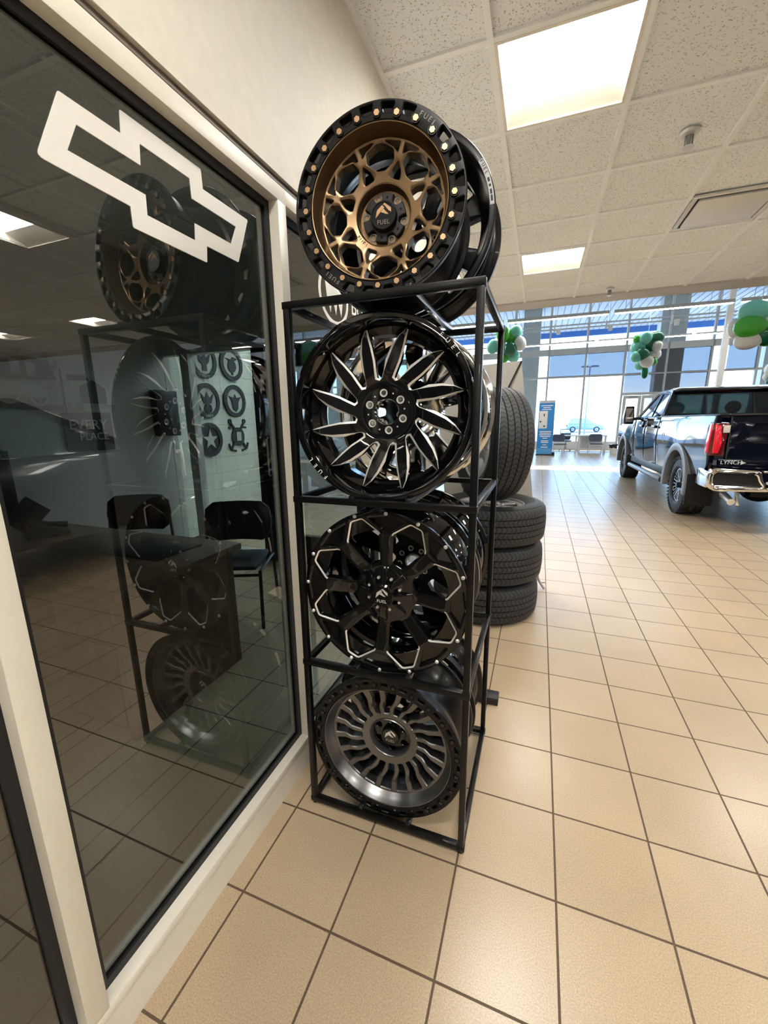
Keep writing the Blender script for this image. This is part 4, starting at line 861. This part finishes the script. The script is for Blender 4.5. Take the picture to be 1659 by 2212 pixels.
    finish('roof', MB().loft([[(-rx, 9.0, 6.25), (rx, 9.0, 6.25), (rx * .9, 9.0, 6.34), (-rx * .9, 9.0, 6.34)], [(-rx, 9.5, 6.38), (rx, 9.5, 6.38), (rx * .9, 9.5, 6.52), (-rx * .9, 9.5, 6.52)], [(-rx, 12.4, 6.40), (rx, 12.4, 6.40), (rx * .9, 12.4, 6.56), (-rx * .9, 12.4, 6.56)], [(-rx, 13.0, 6.2), (rx, 13.0, 6.2), (rx * .9, 13.0, 6.34), (-rx * .9, 13.0, 6.34)]]), 'paint', t, .03)
    def rw(u, z, d): return (u, 8.45 + (z - 4.72) * .46 + d, z)
    fr = [(-(H - .12), 4.70), (H - .12, 4.70), (H - .66, 6.36), (-(H - .66), 6.36)]; hole = rounded([(-(H - .35), 4.84), (H - .35, 4.84), (H - .80, 6.18), (-(H - .80), 6.18)], .15, 3)
    b, _ = plate(fr, [hole], lambda u, v: 0, lambda u, v: .15, .02, (), rw); finish('rear_window_frame', clean(b), 'paint', t)
    g = finish('rear_window', MB().prism(offset(ccw(hole), .02), rw, .04, .07), 'tintauto', t)
    finish('slider_frame', MB().prism([(-1.15, 4.95), (-1.08, 4.95), (-1.08, 6.1), (-1.15, 6.1)], rw, .0, .05).prism([(1.08, 4.95), (1.15, 4.95), (1.15, 6.1), (1.08, 6.1)], rw, 0, .05), 'plastic', g)
    finish('brake_lamp', MB().prism([(-.9, 6.2), (.9, 6.2), (.8, 6.31), (-.8, 6.31)], rw, -.03, .05), 'redark', t)
    for x in (-1.9, 1.0): finish('head_restraint', MB().ell((x, 11.2, 5.35), (.42, .2, .38), 16, 10), 'darkfab', t)
    finish('seat_row', MB().box((-2.5, 10.9, 3.4), (2.5, 11.6, 5.0)), 'darkfab', t, .1)
    finish('windshield', MB().loft([[(-(H - .3), 15.6, 4.72), (H - .3, 15.6, 4.72), (H - .3, 15.7, 4.72), (-(H - .3), 15.7, 4.72)], [(-(rx), 12.7, 6.34), (rx, 12.7, 6.34), (rx, 12.8, 6.34), (-rx, 12.8, 6.34)]]), 'tintauto', t)
    finish('cab_wall', MB().box((-(H - .15), 8.35, 2.2), (H - .15, 8.5, 4.72)), 'paint', t)
    finish('hood', MB().loft([[(-(H - .1), 15.3, 4.6), (H - .1, 15.3, 4.6), (H - .5, 15.3, 4.95), (-(H - .5), 15.3, 4.95)], [(-(H - .1), 19.5, 4.3), (H - .1, 19.5, 4.3), (H - .5, 19.5, 4.75), (-(H - .5), 19.5, 4.75)], [(-(H - .2), 21.3, 3.9), (H - .2, 21.3, 3.9), (H - .6, 21.2, 4.35), (-(H - .6), 21.2, 4.35)]]), 'paint', t, .06)
    finish('grille', MB().box((-(H - .3), 21.3, 2.4), (H - .3, 21.6, 4.1)), 'plastic', t, .05)
    finish('front_bumper', MB().box((-(H + .02), 21.3, 1.5), (H + .02, 21.9, 2.4)), 'chrome', t, .1)
    tg = [(-(H - .5), 3.05), (H - .5, 3.05), (H - .5, 4.78), (-(H - .5), 4.78)]
    rec = rounded([(-(H - 1.2), 3.75), (H - 1.2, 3.75), (H - 1.2, 4.45), (-(H - 1.2), 4.45)], .2, 4)
    b, _ = plate(tg, [rec], lambda u, v: -.06 + .05 * max(0, (v - 4.4)), lambda u, v: .12, .04, [(u, v) for u in np.arange(-2.8, 2.9, .4) for v in (3.2, 3.4, 3.6, 4.5, 4.6, 4.7)]); tgo = finish('tailgate', clean(b), 'paint', t)
    finish('tailgate_recess', MB().box((-(H - 1.1), .02, 3.6), (H - 1.1, .1, 4.6)), 'paint', tgo)
    finish('tailgate_handle', MB().box((-.5, -.08, 4.5), (.5, -.02, 4.68)), 'plastic', tgo, .02)
    finish('rail_cap', MB().box((-(H - .1), -.02, 4.80), (-(H - .42), 8.3, 4.87)).box((H - .42, -.02, 4.80), (H - .1, 8.3, 4.87)).box((-(H - .45), -.06, 4.78), (H - .45, .2, 4.86)), 'matte', t, .02)
    finish('lower_valance', MB().box((-(H - .3), -.05, 2.55), (H - .3, .2, 3.05)), 'paint', t, .03)
    finish('bed_floor', MB().box((-(H - .2), .1, 2.6), (H - .2, 8.3, 2.8)), 'matte', t)
    finish('dealer_badge', MB().merge(text_mb('LYNCH', .22, depth=.01), T(-(H - .70), -.09, 2.93) @ XZ).prism([(-(H - 1.02), 2.86), (-(H - 1.2), 2.93), (-(H - 1.02), 3.0)], lambda u, v, d: (u, d, v), -.09, -.07), 'silver', t)
    # bumper: chrome corner loops with dark step pockets, centre section
    for s in (-1, 1):
        out = rounded([(s * (H + .12), 1.95), (s * (H + .16), 2.45), (s * (H - .02), 2.74), (s * (H - 1.55), 2.66), (s * (H - 1.62), 2.3), (s * (H - 1.95), 1.86), (s * (H - .15), 1.80)], .14, 4)
        inn = rounded([(s * (H - .08), 2.05), (s * (H - .05), 2.40), (s * (H - .18), 2.56), (s * (H - 1.42), 2.50), (s * (H - 1.5), 2.25), (s * (H - 1.68), 2.02)], .10, 4)
        b, _ = plate(out, [inn], lambda u, v: -.62 + .35 * max(0, abs(u) - H + .4), lambda u, v: -.2, .04, [(s * u, v) for u in np.arange(H - 1.9, H + .1, .2) for v in (1.9, 2.0, 2.6)]); bo = finish('bumper_corner', clean(b), 'chrome', t)
        finish('corner_step', MB().prism(offset(ccw(inn), .03), lambda u, v, d: (u, d, v), -.42, -.2), 'plastic', bo)
        finish('bumper_end', MB().box((s * (H - .1), -.3, 1.9), (s * (H + .12), .9, 2.6)), 'chrome', bo, .06)
        finish('parking_sensor', MB().lathe([(.001, -.66), (.055, -.66), (.06, -.6), (.001, -.6)], 14, 'y', (s * (H - 1.78), 0, 2.2)), 'silver', bo)
    c = finish('bumper_centre', MB().loft([[(-(H - 1.62), -.60, 2.12), (H - 1.62, -.60, 2.12), (H - 1.62, -.2, 2.12), (-(H - 1.62), -.2, 2.12)], [(-(H - 1.6), -.56, 2.62), (H - 1.6, -.56, 2.62), (H - 1.6, -.2, 2.62), (-(H - 1.6), -.2, 2.62)]]), 'paint', t)
    finish('bumper_bar', MB().box((-(H - 1.9), -.64, 1.82), (H - 1.9, -.25, 2.12)), 'chrome', c, .06)
    finish('bumper_trim', MB().box((-(H - 1.6), -.62, 2.60), (H - 1.6, -.25, 2.68)), 'chrome', c, .02)
    finish('plate_strip', MB().box((-(H - 1.85), -.63, 2.40), (-(H - 2.75), -.60, 2.52)), 'lgrey', c)
    finish('exhaust', MB().tube([(-(H - .95), .9, 1.5), (-(H - .95), .0, 1.3)], .14, 12).tube([(-(H - 1.3), .6, 1.7), (-(H - 1.3), .3, 1.1)], .08, 8), 'silver', t)
    finish('rear_axle', MB().tube([(-H + .8, RAX, 1.4), (H - .8, RAX, 1.4)], .22, 12).ell((0, RAX, 1.4), (.75, .8, .65), 20, 12), 'matte', t)
    finish('chassis', MB().box((-1.7, .3, 1.5), (-1.3, 21, 1.9)).box((1.3, .3, 1.5), (1.7, 21, 1.9)).box((-1.7, .4, 1.5), (1.7, .8, 1.9)), 'matte', t)
    finish('underbody', MB().box((-(H - .9), .2, 2.0), (H - .9, 20, 2.2)), 'matte', t)
    # wheels
    def tw(sx, y):
        w = .95; s = sx; o_ = finish('tyre', MB().lathe([(.85, -w / 2 + .05), (.95, -w / 2), (1.2, -w / 2 + .0), (1.36, -w / 2 + .05), (1.42, -w / 2 + .16), (1.42, -.18), (1.38, -.16), (1.38, -.10), (1.42, -.08), (1.42, .08), (1.38, .10), (1.38, .16), (1.42, .18), (1.42, w / 2 - .16), (1.36, w / 2 - .05), (1.2, w / 2), (.95, w / 2), (.85, w / 2 - .05)], 80, 'x'), 'rub', t, angle=25)
        cx = s * (H - .02 - w / 2); o_.location = (cx * FT, y * FT, WR * FT)
        for q in (-1, 1):
            kn = MB()
            for k in range(48):
                a = 2 * PI * (k + .5 * (q > 0)) / 48; e_ = Vector((0, math.cos(a), math.sin(a))); tn = Vector((0, -math.sin(a), math.cos(a)))
                kn.bar(tuple(e_ * 1.40 + Vector((q * .30, 0, 0)) + tn * -.045), tuple(e_ * 1.40 + Vector((q * .30, 0, 0)) + tn * .045), .26, .075, up=tuple(e_))
                kn.bar(tuple(e_ * 1.36 + Vector((q * (w / 2 - .02), 0, 0)) + tn * -.04), tuple(e_ * 1.36 + Vector((q * (w / 2 - .02), 0, 0)) + tn * .04), .07, .14, up=tuple(e_))
            finish('tread_blocks', kn, 'rub', o_)
        hs = []
        for k in range(8):
            for q in (-1, 1):
                a = 45 * k + q * 7.5; hs.append(rounded([pol(.30, a - 2), pol(.30, a + 2), pol(.76, a + 4.2), pol(.76, a - 4.2)], .03, 2))
            hs.append(rounded([pol(.42, 45 * k + 22.5 - 3), pol(.42, 45 * k + 22.5 + 3), pol(.77, 45 * k + 22.5 + 6), pol(.77, 45 * k + 22.5 - 6)], .03, 2))
        fn = lambda u, v, d: (s * (w / 2 - .06 - d), u, v)
        b, c_ = plate(arc(.85, 0, 355, 71), hs, lambda u, v: .10 - .08 * min(1, math.hypot(u, v) / .8), lambda u, v: .3, .011, polgrid([.15, .25, .5, .65, .8], 48), fn, strip=tuple(range(3, 25, 3)))
        finish('rim', clean(b), 'gloss', o_); finish('rim_milled_edge', clean(c_), 'milled', o_)
        finish('hub', MB().lathe([(.001, s * (w / 2 - .0)), (.13, s * (w / 2 - .0)), (.15, s * (w / 2 - .15)), (.001, s * (w / 2 - .15))], 20, 'x'), 'plastic', o_)
        finish('brake_disc', MB().lathe([(.1, s * .05), (.7, s * .05), (.7, s * .1), (.1, s * .1)], 40, 'x'), 'grey', o_)
    for sx in (-1, 1):
        for y in (RAX, FAX): tw(sx, y)
M['tintauto'] = glass('tinted_car_glass', (.28, .33, .33), 1.5)
truck()

def car():
    t = thing('car', 'dark car parked to the right, seen only as a reflection in the office glass', 'car', (10.2, 2.5, 0)); H = 3.0
    low = [(-7.6, 1.2), (-7.7, 2.9), (-7.0, 3.7), (5.2, 3.85), (8.0, 3.45), (8.6, 2.8), (8.6, 1.2)]
    finish('body', MB().prism(low, lambda u, v, d: (d, u, v), -H, H), 'darkcar', t, .18)
    def gs(u, v, d): return (d * (1 - .10 * (v - 3.7)), u, v)
    finish('cabin', MB().prism([(-7.0, 3.65), (-6.2, 5.1), (-4, 5.5), (1.6, 5.48), (5.3, 3.8)], gs, -H + .12, H - .12), 'darkcar', t, .15)
    for pl in ([(-6.2, 3.85), (-5.6, 5.0), (-3.0, 5.2), (-3.0, 3.85)], [(-2.8, 3.85), (-2.8, 5.2), (.6, 5.2), (.6, 3.85)], [(.8, 3.85), (.8, 5.2), (1.5, 5.2), (4.4, 3.85)]): finish('window', MB().prism(pl, gs, -H + .07, -H + .14), 'greenglass', t)
    for y in (-4.6, 5.6):
        for s in (-1, 1): w = finish('wheel', MB().lathe([(.001, -.1), (.8, -.15), (1.1, -.1), (1.2, 0), (1.2, .7), (.001, .7)], 32, 'x', (s * (H - .05) - (.0 if s < 0 else .55), y, 1.2)), 'rub', t)
    finish('head_lamp', MB().box((-H + .1, 8.2, 2.7), (-H + .9, 8.65, 3.2)), 'clearlamp', t, .05)
M['greenglass'] = mat('green_car_glass', (.06, .11, .10), .06, 0, .5)
car()
# ------------------------------------------------------------------ emblems on the storefront glass
def yz(u, v, d): return (d, u, v)
O = [(-1.43, 6.687), (-1.02, 6.687), (-1.008, 6.837), (-.264, 6.837), (-.260, 6.69), (.335, 6.687), (.142, 6.243), (-.275, 6.24), (-.290, 6.102), (-1.014, 6.104), (-1.015, 6.24), (-1.62, 6.25)]
I = [(-1.342, 6.558), (-.886, 6.559), (-.871, 6.703), (-.405, 6.702), (-.401, 6.556), (.142, 6.554), (.054, 6.375), (-.395, 6.374), (-.407, 6.238), (-.877, 6.239), (-.871, 6.377), (-1.425, 6.377)]
b, _ = plate(rounded(O, [.012, .004, .012, .012, .004, .02, .012, .004, .012, .012, .004, .045], 4), [I], lambda u, v: 0, lambda u, v: .006, .001, (), lambda u, v, d: (GLX + .017 - d, u, v))
props(finish('window_decal', clean(b), 'vinyl'), 'large white outlined cross emblem stuck on the dark window', 'decal')
ring = [(2.2 + .46 * math.cos(2 * PI * k / 48), 6.46 + .39 * math.sin(2 * PI * k / 48)) for k in range(48)]; ri = [(2.2 + .40 * math.cos(2 * PI * k / 48), 6.46 + .33 * math.sin(2 * PI * k / 48)) for k in range(48)]
t = thing('window_decal', 'white round three-shield emblem with lettering on the window behind the rack', 'decal', (GLX + .017, 2.2, 6.46))
L_ = lambda u, v, d: (-d, u - 2.2, v - 6.46)
b, _ = plate(ring, [ri], lambda u, v: 0, lambda u, v: .006, .001, (), L_); finish('ring', clean(b), 'vinyl', t)
for k in range(3):
    x0 = 1.93 + .17 * k; sh = [(x0, 6.62 - .015 * k), (x0 + .17, 6.60 - .015 * k), (x0 + .20, 6.45), (x0 + .14, 6.22), (x0 + .04, 6.42)]; inn = [(x0 + .03, 6.585 - .015 * k), (x0 + .145, 6.57 - .015 * k), (x0 + .165, 6.45), (x0 + .13, 6.32), (x0 + .06, 6.43)]
    b, _ = plate(sh, [], lambda u, v: 0, lambda u, v: .006, .001, (), L_); finish('shield', clean(b), 'vinyl', t)
finish('lettering', MB().merge(text_mb('BUICK', .36, align='LEFT', depth=.003), T(-.002, .56, 0) @ YZ), 'vinyl', t)

# ------------------------------------------------------------------ the office behind the glass
def desk():
    t = thing('desk', 'brown laminate desk inside the dark office', 'desk', (-8.6, 1.25, 0))
    finish('desktop', MB().box((-2.9, -1.25, 2.34), (2.9, 1.32, 2.46)), 'wood', t, .01)
    finish('end_panel', MB().box((2.62, -1.15, 0), (2.74, 1.22, 2.34)), 'wood', t); finish('end_panel', MB().box((-2.74, -1.15, 0), (-2.62, 1.22, 2.34)), 'wood', t)
    finish('modesty_panel', MB().box((-2.62, .95, .1), (2.62, 1.02, 2.34)), 'wood', t)
    p = finish('pedestal', MB().box((1.3, -1.1, .1), (2.6, .9, 2.34)), 'wood', t)
    for z in (.2, .9, 1.6): finish('drawer', MB().box((1.34, -1.14, z), (2.56, -1.1, z + .64)), 'wood', p, .01)
desk()
def monitor():
    t = thing('monitor', 'dark computer monitor at the left end of the office desk, mostly cut off', 'monitor', (-10.6, .55, 2.47), (0, 0, rad(75)))
    finish('screen', MB().box((-1.0, -.05, .45), (1.0, .08, 1.75)), 'plastic', t, .02); finish('display', MB().box((-.94, -.06, .52), (.94, -.05, 1.7)), 'screen', t); finish('neck', MB().box((-.12, .05, .05), (.12, .12, .9)), 'plastic', t)
    finish('base', MB().lathe([(.001, 0), (.5, 0), (.48, .05), (.001, .06)], 28, 'z'), 'plastic', t)
monitor()
def phone():
    t = thing('desk_phone', 'desk phone with tilted screen at the left of the office desk', 'phone', (-10.0, 1.75, 2.47), (0, 0, rad(160)))
    finish('body', MB().loft([[(-.35, -.35, 0), (.35, -.35, 0), (.35, .35, 0), (-.35, .35, 0)], [(-.33, -.33, .08), (.33, -.33, .08), (.33, .33, .3), (-.33, .33, .3)]]), 'plastic', t, .02)
    s = finish('display_head', MB().bar((0, .1, .28), (0, .45, .62), .62, .09, up=(1, 0, 0)), 'plastic', t, .01); finish('screen', MB().bar((0, .1, .345), (0, .38, .62), .5, .02, up=(1, 0, 0)), 'lgrey', s)
    finish('handset', MB().tube([(-.27, -.3, .2), (-.27, 0, .27), (-.27, .3, .36)], [.07, .045, .07], 10), 'plastic', t)
phone()
props(finish('desk_pad', MB().box((-7.6, 1.2, 2.462), (-6.3, 2.2, 2.48)), 'plastic', None, .005), 'flat black pad lying on the office desk', 'desk pad')
side_chair('guest_chair', 'black guest chair at the middle of the office desk', (-10.75, 4.1, 0), rad(30), 'darkfab', 'plastic', 'office guest chairs')
side_chair('guest_chair', 'black guest chair at the right end of the office desk, nearer the window', (-7.35, 4.1, 0), rad(24), 'darkfab', 'plastic', 'office guest chairs')

# old photographs and the sign on the office wall (x = -13)
def wallpanel(name, label, cat, y0, y1, z0, z1, m, parts):
    t = thing(name, label, cat, (-12.995, (y0 + y1) / 2, (z0 + z1) / 2)); finish('panel', MB().box((0, y0 - (y0 + y1) / 2, z0 - (z0 + z1) / 2), (.06, y1 - (y0 + y1) / 2, z1 - (z0 + z1) / 2)), m, t)
    for nm, mb, mm in parts: finish(nm, mb, mm, t)
    return t
P2 = lambda pl, d=.075: MB().prism(pl, lambda u, v, k: (k, u, v), .055, d)
RN = lambda y, z, r0, r1: MB().lathe([(r0, .055), (r1, .055), (r1, .085), (r0, .085)], 28, 'x', (0, y, z))
wallpanel('wall_photograph', 'large old black and white photograph of an open vintage car on the office wall', 'photograph', 1.3, 4.38, 5.1, 6.62, 'photo',
  [('building', P2([(-1.5, .1), (-1.5, .72), (1.3, .55), (1.45, .05), (1.1, .02), (.3, 0)]), 'photod'), ('window_row', P2([(.4, .1), (.4, .5), (.62, .48), (.62, .1)], .08).merge(P2([(.75, .1), (.75, .46), (.95, .44), (.95, .1)], .08)), 'photo'),
   ('car_body', P2([(-1.4, -.35), (-1.4, .05), (-.6, .12), (-.2, -.05), (.9, -.08), (1.15, -.2), (1.1, -.4)], .08), 'photol'), ('car_wheel', RN(.25, -.34, .2, .27), 'photol'), ('car_wheel', RN(.95, -.42, .17, .23), 'photol'), ('car_spokes', MB().box((.055, .93, -.62), (.08, .97, -.22)).box((.055, .75, -.44), (.08, 1.15, -.40)), 'photol'), ('ground', P2([(-1.5, -.75), (-1.5, -.5), (1.5, -.62), (1.5, -.75)], .07), 'photod')])
wallpanel('wall_photograph', 'smaller old photograph of a barn to the right of the car photograph', 'photograph', 4.44, 5.9, 5.1, 6.25, 'photol',
  [('barn', P2([(-.3, -.35), (-.3, .12), (.1, .32), (.45, .1), (.45, -.35)]), 'photod'), ('trees', P2([(-.6, .25), (-.6, .42), (-.1, .45), (0, .3)]), 'photod'), ('ground', P2([(-.7, -.55), (-.7, -.32), (.7, -.38), (.7, -.55)], .07), 'photo')])
wallpanel('wall_sign', 'black sign with pale EVERY lettering below the old photographs', 'sign', 4.28, 5.68, 3.95, 5.06, 'plastic',
  [('lettering', MB().merge(text_mb('EVERY', .40, depth=.01), T(.065, -.02, .20) @ YZ), 'lgrey'), ('lettering', MB().merge(text_mb('PLACE', .30, depth=.01), T(.065, .1, -.14) @ YZ), 'lgrey')])
props(finish('wall_case', MB().box((-13, 7.2, 4.3), (-12.7, 8.1, 5.85)), 'plastic', None, .03), 'black rectangular case on the office wall right of the photographs', 'wall case')
def emblem(y, z, label, kind, txt=None):
    t = thing('wall_emblem', label, 'emblem', (-12.99, y, z), group='round service emblems on the block wall')
    if kind < 5:
        finish('rim', MB().lathe([(.50, 0), (.68, 0), (.68, .08), (.50, .08)], 48, 'x'), 'plaque', t); finish('field', MB().lathe([(.001, 0), (.51, 0), (.51, .04), (.001, .04)], 40, 'x'), 'plaque' if kind == 4 else 'plaquel', t)
        F = MB()
        if kind == 0: F.merge(P2([(-.35, .3), (-.1, .1), (0, .38), (.12, .1), (.35, .28), (.25, -.05), (.1, -.15), (.12, -.38), (-.12, -.38), (-.1, -.15), (-.25, -.05)]))
        if kind == 1: F.merge(RN(0, -.08, .001, .25)).merge(P2([(-.4, .22), (-.05, .18), (.05, .3), (.4, .25), (.1, .1), (-.1, .1)])).merge(P2([(-.05, -.44), (.05, -.44), (.05, .1), (-.05, .1)]))
        if kind == 2: F.merge(P2([(-.36, .3), (-.12, .1), (0, .34), (.12, .1), (.36, .3), (.2, -.1), (.08, -.1), (.08, -.42), (-.08, -.42), (-.08, -.1), (-.2, -.1)])).merge(RN(.0, -.3, .12, .2))
        if kind == 3: F.merge(P2([(-.4, .2), (-.1, .14), (0, .3), (.1, .14), (.4, .2), (.2, -.02), (.16, -.32), (0, -.44), (-.16, -.32), (-.2, -.02)]))
        if kind == 4: F.merge(P2([(0, .42), (.1, .13), (.4, .13), (.16, -.05), (.25, -.34), (0, -.16), (-.25, -.34), (-.16, -.05), (-.4, .13), (-.1, .13)]))
        finish('device', F, 'plaquel' if kind == 4 else 'plaque', t)
        if txt: finish('lettering', MB().merge(text_mb(txt, .17, depth=.01), T(.09, 0, -.585) @ YZ), 'plaquel', t)
    else:
        finish('field', MB().lathe([(.001, 0), (.40, 0), (.40, .06), (.001, .06)], 32, 'x'), 'plaque', t)
        a = MB()
        for s in (-1, 1):
            a.bar((.03, -s * .5, -.55), (.03, s * .42, .6), .08); a.merge(MB().lathe([(.05, .0), (.1, 0), (.1, .06), (.05, .06)], 20, 'x', (0, s * .45, .66)))
            a.tube([(.03, s * .2, -.62), (.03, s * .5, -.55), (.03, s * .62, -.3)], .05, 8); a.bar((.03, s * .25, .42), (.03, s * .55, .38), .08)
        finish('crossed_anchors', a, 'plaque', t); finish('shield', MB().box((.06, -.14, -.18), (.09, .14, .2)), 'plaquel', t)
emblem(9.80, 7.12, 'round dark ARMY emblem, top left of the six on the block wall', 0, 'ARMY'); emblem(11.38, 7.17, 'round dark globe and anchor emblem, top right of the six on the block wall', 1)
emblem(9.78, 5.60, 'round dark NAVY emblem, middle left of the six on the block wall', 2, 'NAVY'); emblem(11.40, 5.65, 'round dark winged emblem, middle right of the six on the block wall', 3)
emblem(9.74, 4.07, 'solid dark round emblem with a star, bottom left of the six on the block wall', 4); emblem(11.44, 4.14, 'dark crossed-anchors emblem, bottom right of the six on the block wall', 5)
